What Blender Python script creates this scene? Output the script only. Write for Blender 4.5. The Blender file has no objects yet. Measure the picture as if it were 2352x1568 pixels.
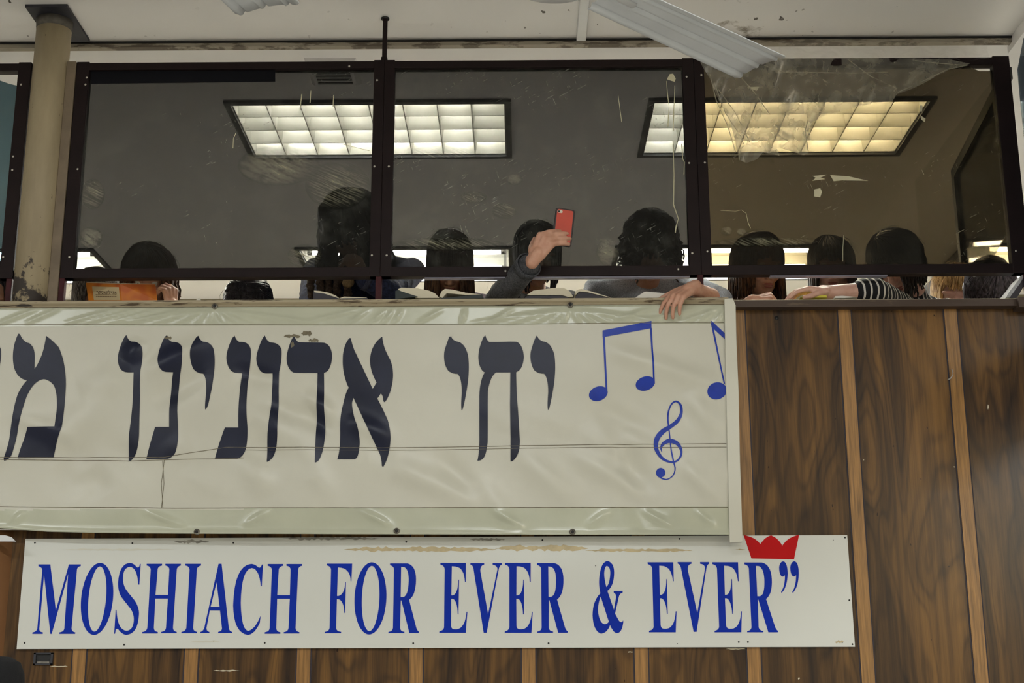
import bpy, bmesh, math, random
import numpy as np
from mathutils import Vector, Matrix
from mathutils.geometry import tessellate_polygon
random.seed(7); RNG = np.random.default_rng(7)
sc = bpy.context.scene
COL = sc.collection
# ------------------------------------------------------------------ camera
F = 3267.0; CX, CY = 1176.0, 784.0
PITCH, YAW, ROLL = math.radians(14.82), math.radians(-0.34), math.radians(-0.21)
EYE = np.array([0.0, 0.0, 1.6])
fw = np.array([math.sin(YAW)*math.cos(PITCH), math.cos(YAW)*math.cos(PITCH), math.sin(PITCH)])
r0 = np.array([math.cos(YAW), -math.sin(YAW), 0.0]); u0 = np.cross(r0, fw)
rt = math.cos(ROLL)*r0 + math.sin(ROLL)*u0
up = -math.sin(ROLL)*r0 + math.cos(ROLL)*u0
cam = bpy.data.cameras.new('camera'); cam.lens = 50.0; cam.sensor_width = 36.0; cam.clip_start = 0.05
co = bpy.data.objects.new('camera', cam); COL.objects.link(co)
M = Matrix.Identity(4)
for i in range(3):
    M[i][0], M[i][1], M[i][2], M[i][3] = rt[i], up[i], -fw[i], EYE[i]
co.matrix_world = M
sc.camera = co
# ------------------------------------------------------------------ view, world, light
sc.view_settings.view_transform = 'Standard'; sc.view_settings.look = 'None'
sc.view_settings.gamma = 1.0; sc.view_settings.use_curve_mapping = False
sc.view_settings.exposure = 0.0
sc.cycles.transparent_max_bounces = 48
w = bpy.data.worlds.new('world'); sc.world = w; w.use_nodes = True
w.node_tree.nodes['Background'].inputs[0].default_value = (0.9, 0.95, 1, 1)
w.node_tree.nodes['Background'].inputs[1].default_value = 0.01
HALL_W = 71.0          # watts of each hall ceiling lamp
ADDED_PANEL_W = 110.0  # watts of the added highlight panel on the right wall
TUBE = 165.0            # radiance of the gallery tubes

def ray(px, py):
    d = (px-CX)/F*rt - (py-CY)/F*up + fw
    return d
def PY(px, py, Y):      # a measured image point on the vertical plane at depth Y
    d = ray(px, py); return EYE + d*((Y-EYE[1])/d[1])
def PZ(px, py, Z):
    d = ray(px, py); return EYE + d*((Z-EYE[2])/d[2])
# ------------------------------------------------------------------ materials
MATS = {}
def lin(c):
    c = np.array(c, float)/255.0
    return tuple(np.where(c <= .04045, c/12.92, ((c+.055)/1.055)**2.4)) + (1.0,)
def new_mat(name):
    m = bpy.data.materials.new(name); m.use_nodes = True; m.node_tree.nodes.clear()
    MATS[name] = m
    nt = m.node_tree
    out = nt.nodes.new('ShaderNodeOutputMaterial')
    return m, nt, out
def N(nt, typ, **kw):
    n = nt.nodes.new(typ)
    for k, v in kw.items():
        if k.startswith('i_'):
            n.inputs[int(k[2:]) if k[2:].isdigit() else k[2:].replace('_', ' ')].default_value = v
        else: setattr(n, k, v)
    return n
def L(nt, a, b): nt.links.new(a, b)
def pos_scaled(nt, s, off=(0, 0, 0)):
    g = N(nt, 'ShaderNodeNewGeometry')
    mp = N(nt, 'ShaderNodeMapping'); mp.inputs['Scale'].default_value = s; mp.inputs['Location'].default_value = off
    L(nt, g.outputs['Position'], mp.inputs[0]); return mp.outputs[0]
def noise(nt, vec, scale=5, detail=3, rough=.55, dist=0):
    n = N(nt, 'ShaderNodeTexNoise'); n.inputs['Scale'].default_value = scale
    n.inputs['Detail'].default_value = detail; n.inputs['Roughness'].default_value = rough
    n.inputs['Distortion'].default_value = dist
    if vec is not None: L(nt, vec, n.inputs['Vector'])
    return n.outputs['Fac']
def ramp(nt, fac, stops, interp='LINEAR'):
    r = N(nt, 'ShaderNodeValToRGB'); r.color_ramp.interpolation = interp
    e = r.color_ramp.elements
    while len(e) < len(stops): e.new(0.5)
    for el, (p, c) in zip(e, stops):
        el.position = p; el.color = c if len(c) == 4 else tuple(c)+(1,)
    L(nt, fac, r.inputs[0]); return r.outputs[0]
def math_(nt, op, a, b=None, clamp=False):
    n = N(nt, 'ShaderNodeMath', operation=op); n.use_clamp = clamp
    for i, v in enumerate((a, b)):
        if v is None: continue
        if isinstance(v, (int, float)): n.inputs[i].default_value = v
        else: L(nt, v, n.inputs[i])
    return n.outputs[0]
def mixc(nt, fac, a, b):
    n = N(nt, 'ShaderNodeMix', data_type='RGBA')
    for idx, v in ((0, fac), (6, a), (7, b)):
        if isinstance(v, (int, float, tuple)): n.inputs[idx].default_value = v
        else: L(nt, v, n.inputs[idx])
    return n.outputs[2]
def bump(nt, h, strength=.3, dist=.01):
    b = N(nt, 'ShaderNodeBump'); b.inputs['Strength'].default_value = strength; b.inputs['Distance'].default_value = dist
    L(nt, h, b.inputs['Height']); return b.outputs[0]
def simple(name, rgb, rough=.6, metal=0, var=.12, nscale=6.0, bmp=0, bscale=60, coat=0, spec=None, stretch=(1, 1, 1), sheen=0):
    m, nt, out = new_mat(name)
    b = N(nt, 'ShaderNodeBsdfPrincipled')
    c = lin(rgb)
    f = noise(nt, pos_scaled(nt, stretch), nscale, 4)
    lo = tuple(x*(1-var) for x in c[:3])+(1,); hi = tuple(min(1, x*(1+var)) for x in c[:3])+(1,)
    L(nt, ramp(nt, f, [(.3, lo), (.7, hi)]), b.inputs['Base Color'])
    b.inputs['Roughness'].default_value = rough; b.inputs['Metallic'].default_value = metal
    b.inputs['Coat Weight'].default_value = coat
    if spec is not None: b.inputs['Specular IOR Level'].default_value = spec
    if sheen: b.inputs['Sheen Weight'].default_value = sheen
    if bmp: L(nt, bump(nt, noise(nt, pos_scaled(nt, stretch), bscale, 4), bmp, .004), b.inputs['Normal'])
    L(nt, b.outputs[0], out.inputs[0]); return m
def emit(name, rgb, s):
    m, nt, out = new_mat(name)
    e = N(nt, 'ShaderNodeEmission'); e.inputs[0].default_value = lin(rgb); e.inputs[1].default_value = s
    L(nt, e.outputs[0], out.inputs[0]); return m
def dirty(name, rgb, dirt, thr=.62, rough=.6, scale=9, detail=8, stretch=(1, 1, 1), amount=.9, speck=None, bmp=.15):
    """paint with stains of their own shape"""
    m, nt, out = new_mat(name)
    b = N(nt, 'ShaderNodeBsdfPrincipled'); b.inputs['Roughness'].default_value = rough
    p = pos_scaled(nt, stretch)
    base = ramp(nt, noise(nt, p, 1.3, 3), [(.3, tuple(x*.93 for x in lin(rgb)[:3])), (.7, lin(rgb))])
    f = noise(nt, p, scale, detail, .65)
    mask = ramp(nt, f, [(thr, (0, 0, 0)), (thr+.06, (amount,)*3)])
    colr = mixc(nt, mask, base, lin(dirt))
    if speck:
        f2 = noise(nt, pos_scaled(nt, (1, .6, 1)), speck[0], 2)
        m2 = ramp(nt, f2, [(speck[1], (0, 0, 0)), (speck[1]+.02, (1, 1, 1))])
        f3 = noise(nt, pos_scaled(nt, (1, 1, 1), (3, 1, 7)), 1.6, 2)
        m3 = ramp(nt, f3, [(.42, (0, 0, 0)), (.6, (1, 1, 1))])
        colr = mixc(nt, math_(nt, 'MULTIPLY', m2, m3), colr, lin(speck[2]))
    L(nt, colr, b.inputs['Base Color'])
    if bmp: L(nt, bump(nt, f, bmp, .004), b.inputs['Normal'])
    L(nt, b.outputs[0], out.inputs[0]); return m
def wood_panel(name, x0, pitch):
    m, nt, out = new_mat(name)
    b = N(nt, 'ShaderNodeBsdfPrincipled')
    g = N(nt, 'ShaderNodeNewGeometry'); sx = N(nt, 'ShaderNodeSeparateXYZ'); L(nt, g.outputs['Position'], sx.inputs[0])
    x, z = sx.outputs[0], sx.outputs[2]
    idx = math_(nt, 'FLOOR', math_(nt, 'DIVIDE', math_(nt, 'SUBTRACT', x, x0), pitch))
    seed = math_(nt, 'MULTIPLY', idx, 7.37)
    def vec(kx, kz):
        cb = N(nt, 'ShaderNodeCombineXYZ')
        L(nt, math_(nt, 'MULTIPLY', x, kx), cb.inputs[0]); L(nt, seed, cb.inputs[1]); L(nt, math_(nt, 'MULTIPLY', z, kz), cb.inputs[2])
        return cb.outputs[0]
    n1 = noise(nt, vec(5.0, 1.0), 1.0, 2.2, .42, .25)
    rings = math_(nt, 'SINE', math_(nt, 'MULTIPLY', n1, 120.0))
    rings = math_(nt, 'POWER', math_(nt, 'ADD', math_(nt, 'MULTIPLY', rings, .5), .5), 3.0)
    ring2 = math_(nt, 'ADD', math_(nt, 'MULTIPLY', math_(nt, 'SINE', math_(nt, 'MULTIPLY', n1, 31.0)), .5), .5)
    n2 = noise(nt, vec(24.0, .5), 1.0, 5, .62, .2)      # long bands
    n5 = noise(nt, vec(4.0, .5), 1.0, 2)
    n3 = noise(nt, vec(330.0, 7.0), 1.0, 4, .7)     # pores
    v = math_(nt, 'ADD', math_(nt, 'MULTIPLY', ring2, .12), math_(nt, 'MULTIPLY', n2, .62))
    v = math_(nt, 'ADD', v, math_(nt, 'MULTIPLY', n5, .38))
    v = math_(nt, 'ADD', v, math_(nt, 'MULTIPLY', n3, .20))
    v = math_(nt, 'SUBTRACT', v, math_(nt, 'MULTIPLY', rings, .075))
    c = ramp(nt, v, [(.46, lin((49, 38, 31))), (.57, lin((70, 52, 35))), (.68, lin((94, 69, 42))), (.84, lin((130, 95, 52)))])
    n4 = noise(nt, vec(46.0, 26.0), 1.0, 2)
    fleck = ramp(nt, n4, [(.75, (0, 0, 0)), (.77, (1, 1, 1))])
    c = mixc(nt, fleck, c, lin((44, 30, 22)))
    L(nt, c, b.inputs['Base Color'])
    b.inputs['Roughness'].default_value = .22
    b.inputs['Specular IOR Level'].default_value = .27
    L(nt, bump(nt, n3, .06, .002), b.inputs['Normal'])
    L(nt, b.outputs[0], out.inputs[0]); return m
def glass(name, tint, dust=.5, sx=0, scratch=.66, smudge=.05):
    """dark acrylic sheet: tint + mirror gloss + scratches, specks and grey smears of their own shape"""
    m, nt, out = new_mat(name)
    t = N(nt, 'ShaderNodeBsdfTransparent'); t.inputs[0].default_value = tuple(math.sqrt(v) for v in tint)+(1,)
    gl = N(nt, 'ShaderNodeBsdfGlossy'); gl.inputs['Roughness'].default_value = .04; gl.inputs[0].default_value = (.8, .8, .82, 1)
    fr = N(nt, 'ShaderNodeFresnel'); fr.inputs[0].default_value = 1.35
    mx = N(nt, 'ShaderNodeMixShader'); L(nt, math_(nt, 'MULTIPLY', fr.outputs[0], .55), mx.inputs[0]); L(nt, t.outputs[0], mx.inputs[1]); L(nt, gl.outputs[0], mx.inputs[2])
    cl = ramp(nt, noise(nt, pos_scaled(nt, (1, 1, 1.3), (sx, 0, 0)), 4.0, 3), [(.46, (0, 0, 0)), (.66, (1, 1, 1))])
    tot = None
    for k, (s, off, th) in enumerate([((16, 1, 260), (1, 0, 2), scratch), ((240, 1, 20), (5, 0, 9), scratch+.02), ((70, 1, 70), (0, 3, 4), .70)]):
        mp = N(nt, 'ShaderNodeMapping'); mp.inputs['Scale'].default_value = s; mp.inputs['Location'].default_value = off
        mp0 = N(nt, 'ShaderNodeMapping'); mp0.inputs['Rotation'].default_value = (0, (.5, .35, 0)[k], 0)
        g = N(nt, 'ShaderNodeNewGeometry'); L(nt, g.outputs['Position'], mp0.inputs[0]); L(nt, mp0.outputs[0], mp.inputs[0])
        f = ramp(nt, noise(nt, mp.outputs[0], 1.0, 2), [(th, (0, 0, 0)), (th+.05, (1, 1, 1))])
        f = math_(nt, 'MULTIPLY', f, cl)
        tot = f if tot is None else math_(nt, 'ADD', tot, f)
    sm = ramp(nt, noise(nt, pos_scaled(nt, (1, 1, 1), (2, sx, 1)), 7.0, 6, .7), [(.5, (0, 0, 0)), (.75, (1, 1, 1))])
    fac = math_(nt, 'ADD', math_(nt, 'MULTIPLY', tot, dust), math_(nt, 'ADD', math_(nt, 'MULTIPLY', sm, smudge), .012), True)
    df = N(nt, 'ShaderNodeBsdfDiffuse'); df.inputs[0].default_value = (.62, .62, .56, 1)
    tr = N(nt, 'ShaderNodeBsdfTranslucent'); tr.inputs[0].default_value = (.55, .55, .48, 1)
    ad = N(nt, 'ShaderNodeMixShader'); ad.inputs[0].default_value = .5; L(nt, df.outputs[0], ad.inputs[1]); L(nt, tr.outputs[0], ad.inputs[2])
    m2 = N(nt, 'ShaderNodeMixShader'); L(nt, fac, m2.inputs[0]); L(nt, mx.outputs[0], m2.inputs[1]); L(nt, ad.outputs[0], m2.inputs[2])
    L(nt, m2.outputs[0], out.inputs[0]); return m
def film(name, tcol, alpha, rough=.25, nscale=14, streak=.35):
    """thin clear plastic / dried smear"""
    m, nt, out = new_mat(name)
    t = N(nt, 'ShaderNodeBsdfTransparent')
    df = N(nt, 'ShaderNodeBsdfDiffuse'); df.inputs[0].default_value = lin(tcol)
    tr = N(nt, 'ShaderNodeBsdfTranslucent'); tr.inputs[0].default_value = lin(tcol)
    a = N(nt, 'ShaderNodeMixShader'); a.inputs[0].default_value = .5; L(nt, df.outputs[0], a.inputs[1]); L(nt, tr.outputs[0], a.inputs[2])
    gl = N(nt, 'ShaderNodeBsdfGlossy'); gl.inputs['Roughness'].default_value = rough
    f = ramp(nt, noise(nt, pos_scaled(nt, (1, 1, 1)), nscale, 4, .6, .8), [(.38, (alpha*(1-streak),)*3), (.72, (min(1, alpha*(1+streak)),)*3)])
    m1 = N(nt, 'ShaderNodeMixShader'); L(nt, f, m1.inputs[0]); L(nt, t.outputs[0], m1.inputs[1]); L(nt, a.outputs[0], m1.inputs[2])
    m2 = N(nt, 'ShaderNodeMixShader'); m2.inputs[0].default_value = .05; L(nt, m1.outputs[0], m2.inputs[1]); L(nt, gl.outputs[0], m2.inputs[2])
    L(nt, m2.outputs[0], out.inputs[0]); return m
def smear(name, rgb, alpha, stretch, thr):
    """scuff of dried dirt: broken by its own streaky noise, fading at the rim of its shape (generated coords)"""
    m, nt, out = new_mat(name)
    t = N(nt, 'ShaderNodeBsdfTransparent')
    df = N(nt, 'ShaderNodeBsdfDiffuse'); df.inputs[0].default_value = lin(rgb)
    tr = N(nt, 'ShaderNodeBsdfTranslucent'); tr.inputs[0].default_value = lin(rgb)
    a = N(nt, 'ShaderNodeMixShader'); a.inputs[0].default_value = .5; L(nt, df.outputs[0], a.inputs[1]); L(nt, tr.outputs[0], a.inputs[2])
    g = N(nt, 'ShaderNodeNewGeometry'); mp0 = N(nt, 'ShaderNodeMapping'); mp0.inputs['Rotation'].default_value = (0, -.45, 0); L(nt, g.outputs['Position'], mp0.inputs[0])
    mp = N(nt, 'ShaderNodeMapping'); mp.inputs['Scale'].default_value = stretch; L(nt, mp0.outputs[0], mp.inputs[0])
    f = ramp(nt, noise(nt, mp.outputs[0], 1.0, 6, .75), [(thr, (0, 0, 0)), (thr+.3, (1, 1, 1))])
    tc = N(nt, 'ShaderNodeTexCoord'); sp = N(nt, 'ShaderNodeSeparateXYZ'); L(nt, tc.outputs['Generated'], sp.inputs[0])
    ex = math_(nt, 'ABSOLUTE', math_(nt, 'SUBTRACT', sp.outputs[0], .5)); ez = math_(nt, 'ABSOLUTE', math_(nt, 'SUBTRACT', sp.outputs[2], .5))
    e = math_(nt, 'ADD', math_(nt, 'MULTIPLY', ex, ex), math_(nt, 'MULTIPLY', ez, ez))
    e = math_(nt, 'SUBTRACT', 1.0, math_(nt, 'MULTIPLY', e, 4.0), True)
    fac = math_(nt, 'MULTIPLY', math_(nt, 'MULTIPLY', f, e), alpha, True)
    m1 = N(nt, 'ShaderNodeMixShader'); L(nt, fac, m1.inputs[0]); L(nt, t.outputs[0], m1.inputs[1]); L(nt, a.outputs[0], m1.inputs[2])
    L(nt, m1.outputs[0], out.inputs[0]); return m
def skin(name, rgb):
    m, nt, out = new_mat(name)
    b = N(nt, 'ShaderNodeBsdfPrincipled'); c = lin(rgb)
    f = noise(nt, pos_scaled(nt, (1, 1, 1)), 45, 5)
    L(nt, ramp(nt, f, [(.3, (c[0]*.88, c[1]*.78, c[2]*.76, 1)), (.7, c)]), b.inputs['Base Color'])
    b.inputs['Roughness'].default_value = .48
    b.inputs['Subsurface Weight'].default_value = .12; b.inputs['Subsurface Radius'].default_value = (.01, .004, .002)
    L(nt, bump(nt, noise(nt, pos_scaled(nt, (1, 1, 1)), 260, 3), .12, .002), b.inputs['Normal'])
    L(nt, b.outputs[0], out.inputs[0]); return m
def knit(name, rgb, rgb2, scale=220, rough=.95):
    m, nt, out = new_mat(name)
    b = N(nt, 'ShaderNodeBsdfPrincipled')
    f = noise(nt, pos_scaled(nt, (1, 1, 1)), scale, 4, .7)
    f2 = noise(nt, pos_scaled(nt, (1, 1, 1)), 14, 3)
    L(nt, ramp(nt, math_(nt, 'ADD', math_(nt, 'MULTIPLY', f, .75), math_(nt, 'MULTIPLY', f2, .25)), [(.38, lin(rgb)), (.64, lin(rgb2))]), b.inputs['Base Color'])
    b.inputs['Roughness'].default_value = rough
    L(nt, bump(nt, math_(nt, 'ADD', math_(nt, 'MULTIPLY', f, .35), math_(nt, 'MULTIPLY', f2, 1.6)), .5, .012), b.inputs['Normal'])
    L(nt, b.outputs[0], out.inputs[0]); return m
def stripes(name, a, c, period, width, axis):
    """woven stripes running round a sleeve; axis = direction along the arm in world space"""
    m, nt, out = new_mat(name)
    b = N(nt, 'ShaderNodeBsdfPrincipled'); b.inputs['Roughness'].default_value = .9
    g = N(nt, 'ShaderNodeNewGeometry'); vm = N(nt, 'ShaderNodeVectorMath', operation='DOT_PRODUCT')
    L(nt, g.outputs['Position'], vm.inputs[0]); vm.inputs[1].default_value = axis
    fr = math_(nt, 'FRACT', math_(nt, 'DIVIDE', vm.outputs['Value'], period))
    f = math_(nt, 'LESS_THAN', fr, width)
    L(nt, mixc(nt, f, lin(a), lin(c)), b.inputs['Base Color'])
    L(nt, b.outputs[0], out.inputs[0]); return m
def hair_mat(name, rgb, hi, rough=.42):
    m, nt, out = new_mat(name)
    b = N(nt, 'ShaderNodeBsdfPrincipled')
    f = noise(nt, pos_scaled(nt, (1, 1, .25)), 130, 3)
    L(nt, ramp(nt, f, [(.35, lin(rgb)), (.7, lin(hi))]), b.inputs['Base Color'])
    b.inputs['Roughness'].default_value = rough; b.inputs['Specular IOR Level'].default_value = .35
    L(nt, b.outputs[0], out.inputs[0]); return m
# ------------------------------------------------------------------ mesh helpers
ORG = {}
class MB:
    def __init__(s): s.v = []; s.f = []; s.mi = []; s.cur = 0; s.smooth = []; s.sm = False
    def add(s, verts, faces, mi=None, sm=None):
        k = len(s.v); s.v += [tuple(map(float, p)) for p in verts]
        for f in faces:
            s.f.append(tuple(i+k for i in f)); s.mi.append(s.cur if mi is None else mi); s.smooth.append(s.sm if sm is None else sm)
    def box(s, a, b, mi=None):
        x0, x1 = sorted((a[0], b[0])); y0, y1 = sorted((a[1], b[1])); z0, z1 = sorted((a[2], b[2]))
        v = [(x, y, z) for x in (x0, x1) for y in (y0, y1) for z in (z0, z1)]
        s.add(v, [(0, 1, 3, 2), (4, 6, 7, 5), (0, 4, 5, 1), (2, 3, 7, 6), (0, 2, 6, 4), (1, 5, 7, 3)], mi, False)
        return s
    def hexa(s, q0, q1, mi=None):          # two quads, matching order -> solid
        v = list(q0)+list(q1); n = len(q0)
        f = [tuple(range(n))[::-1], tuple(range(n, 2*n))]+[(i, (i+1) % n, n+(i+1) % n, n+i) for i in range(n)]
        s.add(v, f, mi, False); return s
    def tube(s, path, rad, n=8, mi=None, cap=True, flat=1.0, sm=True):
        path = [np.array(p, float) for p in path]; m = len(path)
        if not hasattr(rad, '__len__'): rad = [rad]*m
        up_ = np.array([0.123, .31, .9]); vs = []
        for i, p in enumerate(path):
            t = path[min(i+1, m-1)]-path[max(i-1, 0)]; t = t/(np.linalg.norm(t)+1e-9)
            a = np.cross(t, up_); na = np.linalg.norm(a)
            if na < 1e-3: a = np.cross(t, [1, 0, 0]); na = np.linalg.norm(a)
            a /= na; b = np.cross(t, a); up_ = b if False else up_
            for k in range(n):
                an = 2*math.pi*k/n
                vs.append(p+rad[i]*(math.cos(an)*a+flat*math.sin(an)*b))
        fs = [(i*n+k, i*n+(k+1) % n, (i+1)*n+(k+1) % n, (i+1)*n+k) for i in range(m-1) for k in range(n)]
        if cap: fs += [tuple(range(n))[::-1], tuple(range((m-1)*n, m*n))]
        s.add(vs, fs, mi, sm); return s
    def ell(s, c, r, R=None, n=16, m=10, mi=None):
        c = np.array(c, float); r = np.array(r if hasattr(r, '__len__') else (r,)*3, float); R = np.eye(3) if R is None else R
        vs = [c+R@(r*np.array([0, 0, 1]))]
        for i in range(1, m):
            th = math.pi*i/m
            for k in range(n):
                ph = 2*math.pi*k/n
                vs.append(c+R@(r*np.array([math.sin(th)*math.cos(ph), math.sin(th)*math.sin(ph), math.cos(th)])))
        vs.append(c+R@(r*np.array([0, 0, -1])))
        fs = [(0, 1+k, 1+(k+1) % n) for k in range(n)]
        for i in range(m-2):
            a = 1+i*n
            fs += [(a+k, a+n+k, a+n+(k+1) % n, a+(k+1) % n) for k in range(n)]
        a = 1+(m-2)*n; e = len(vs)-1
        fs += [(a+k, e, a+(k+1) % n) for k in range(n)]
        s.add(vs, fs, mi, True); return s
    def cap(s, p, r1, q, r2, n=12):        # tapered capsule
        p = np.array(p, float); q = np.array(q, float); d = q-p; ln = np.linalg.norm(d)
        if ln < 1e-6: return s.ell(p, max(r1, r2))
        t = d/ln; a = np.cross(t, [.2, .5, .84]); a /= np.linalg.norm(a); b = np.cross(t, a)
        rings = []
        for k in range(5): an = math.pi/2*(1-k/4*1.0); rings.append((p-t*r1*math.sin(an), r1*math.cos(an)))
        for k in range(5): an = math.pi/2*k/4; rings.append((q+t*r2*math.sin(an), r2*math.cos(an)))
        vs = []
        for c, r in rings:
            for k in range(n):
                g = 2*math.pi*k/n; vs.append(c+max(r, 1e-5)*(math.cos(g)*a+math.sin(g)*b))
        m = len(rings)
        fs = [(i*n+k, i*n+(k+1) % n, (i+1)*n+(k+1) % n, (i+1)*n+k) for i in range(m-1) for k in range(n)]
        fs += [tuple(range(n))[::-1], tuple(range((m-1)*n, m*n))]
        s.add(vs, fs, None, True); return s
    def build(s, name, mats, parent=None, origin=None):
        me = bpy.data.meshes.new(name)
        if parent is not None: og = ORG[parent.name]
        elif origin is not None: og = np.array(origin, float)
        else:
            a = np.array(s.v); og = np.array([(a[:, 0].min()+a[:, 0].max())/2, (a[:, 1].min()+a[:, 1].max())/2, a[:, 2].min()])
        me.from_pydata([tuple(np.array(p)-og) for p in s.v], [], s.f)
        if not isinstance(mats, (list, tuple)): mats = [mats]
        for m in mats: me.materials.append(m)
        me.polygons.foreach_set('material_index', s.mi); me.polygons.foreach_set('use_smooth', s.smooth)
        me.update()
        bm = bmesh.new(); bm.from_mesh(me); bmesh.ops.recalc_face_normals(bm, faces=bm.faces); bm.to_mesh(me); bm.free()
        o = bpy.data.objects.new(name, me); COL.objects.link(o)
        if parent is not None: o.parent = parent
        else: o.location = og
        ORG[o.name] = og
        return o
def tag(o, label=None, cat=None, group=None, kind=None):
    if label: o['label'] = label
    if cat: o['category'] = cat
    if group: o['group'] = group
    if kind: o['kind'] = kind
    return o
def thing(name, label, cat, loc, group=None):
    o = bpy.data.objects.new(name, None); COL.objects.link(o); o.location = loc; o.empty_display_size = .05
    ORG[o.name] = np.array(loc, float); return tag(o, label, cat, group)
def struct(name, mb, mat, parent=None):
    o = mb.build(name, mat, parent)
    if parent is None: o['kind'] = 'structure'
    return o
def remesh(o, vox, it=4, fac=.5):
    m = o.modifiers.new('remesh', 'REMESH'); m.mode = 'VOXEL'; m.voxel_size = vox; m.use_smooth_shade = True
    s = o.modifiers.new('smooth', 'SMOOTH'); s.factor = fac; s.iterations = it
    return o
def bevel(o, wd=.003, seg=2):
    b = o.modifiers.new('bevel', 'BEVEL'); b.width = wd; b.segments = seg; b.limit_method = 'ANGLE'; return o
def poly_solid(mb, pts, dy, mi=None, holes=()):
    """planar polygon (3-D points facing -Y) given thickness dy backwards"""
    loops = [[Vector(p) for p in pts]]+[[Vector(p) for p in h] for h in holes]
    flat = [tuple(p) for l in loops for p in l]
    tri = tessellate_polygon(loops); n = len(flat)
    back = [(p[0], p[1]+dy, p[2]) for p in flat]
    fs = [tuple(t) for t in tri]+[tuple(i+n for i in t[::-1]) for t in tri]
    k = 0
    for l in loops:
        m = len(l)
        for i in range(m): a, b = k+i, k+(i+1) % m; fs.append((a, b, b+n, a+n))
        k += m
    mb.add(flat+back, fs, mi, False); return mb
# ------------------------------------------------------------------ materials used
m_ceil = dirty('ceiling_paint', (228, 226, 224), (120, 108, 92), .66, .55, 3.0, 8, speck=(28, .70, (70, 62, 54)))
m_gceil = simple('gallery_ceiling_paint', (236, 235, 236), .5, var=.04, nscale=2)
m_wall = simple('cream_wall_paint', (134, 126, 102), .6, var=.05, nscale=2)
m_hallwall = simple('hall_wall_paint', (204, 200, 190), .7, var=.08)
m_floor = simple('floor_tile', (190, 186, 176), .5, var=.15)
m_ledge = dirty('dirty_ledge', (160, 152, 138), (92, 82, 72), .50, .8, 7, 8, (1, 1, 6))
m_frame = simple('dark_brown_metal', (28, 18, 19), .55, 0, .18, 12, .06, 200, spec=.18)
m_red = simple('oxide_red_metal', (60, 20, 24), .5, 0, .2, 30, .1, 160, spec=.2)
m_rivet = simple('bright_rivet', (196, 192, 184), .35, .7, .1)
m_tape = simple('black_tape', (14, 15, 21), .6, 0, .15, spec=.12)
m_steel = simple('screw_steel', (140, 136, 128), .35, .85, .2, 90)
m_dark = simple('x', (1,1,1)) if 0 else simple('near_black', (20, 20, 22), .6, 0, .2)
m_gl1 = glass('tinted_sheet_grey', (.105, .105, .106), .36, 0.0, .67, .06)
m_gl2 = glass('tinted_sheet_scratched', (.105, .105, .106), .36, 5.3, .64, .09)
m_gl3 = glass('tinted_sheet_brown', (.095, .076, .047), .36, 11.0, .66, .03)
m_gl4 = glass('tinted_sheet_dark', (.30, .29, .24), .2, 2.0, .7, .03)
m_blue = glass('tinted_sheet_blue', (.10, .17, .21), .3, 8.0, .7, .06)
m_trof = simple('troffer_frame_metal', (62, 64, 70), .4, .4, .15, 30)
m_louv = simple('louver_white_enamel', (236, 236, 224), .32, 0, .03)
m_tube = emit('fluorescent_tube', (255, 252, 240), TUBE)
m_tubecap = simple('tube_cap_metal', (150, 150, 150), .4, .8, .1)
m_vinyl = simple('banner_vinyl', (200, 198, 184), .38, 0, .035, 3.0, .10, 35)
m_hem = simple('banner_hem_vinyl', (186, 188, 168), .22, 0, .06, 5.0, .10, 22)
m_border = dirty('white_painted_border', (214, 212, 198), (150, 138, 112), .70, .5, 12, 6)
m_navy = simple('navy_letter_vinyl', (22, 27, 48), .36, 0, .2, 8, .14, 26, spec=.28)
m_bluev = simple('blue_note_vinyl', (16, 52, 164), .36, 0, .12, 20, spec=.3)
m_sign = simple('sign_white_enamel', (218, 220, 214), .25, 0, .02, 2.0)
m_blue_letter = simple('blue_letter_vinyl', (0, 44, 168), .5, 0, .06, 5, spec=.15)
m_redv = simple('red_crown_vinyl', (190, 10, 16), .5, 0, .06, spec=.15)
m_seam = simple('seam_grime', (120, 112, 92), .8, 0, .3, 40)
m_glue = simple('dried_adhesive', (192, 176, 140), .7, 0, .15, 30)
m_grime = simple('grey_grime', (150, 148, 140), .8, 0, .3, 40)
m_capw = dirty('peeling_cream_cap', (176, 164, 138), (82, 66, 52), .57, .65, 8, 9, (1, 1, 10), bmp=.5)
m_capb = dirty('brown_painted_cap', (70, 54, 44), (96, 80, 62), .62, .55, 7, 7, (1, 1, 5), bmp=.25)
m_bare = dirty('bare_cream_edge', (196, 184, 152), (110, 92, 70), .6, .8, 30, 6)
m_strip = simple('strip_wood', (146, 106, 56), .34, 0, .40, 1.0, .12, 1.0, stretch=(160, 160, 7))
m_groove = simple('dark_groove', (40, 32, 40), .6, 0, .2)
m_col = None
m_white_plastic = simple('white_plastic', (214, 216, 218), .35, 0, .03)
m_felt = knit('black_felt', (7, 8, 11), (15, 17, 22), 300)
m_pillar = dirty('stained_brown_wrap', (134, 94, 60), (86, 66, 54), .60, .5, 5, 6, (2, 2, .5))
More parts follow.
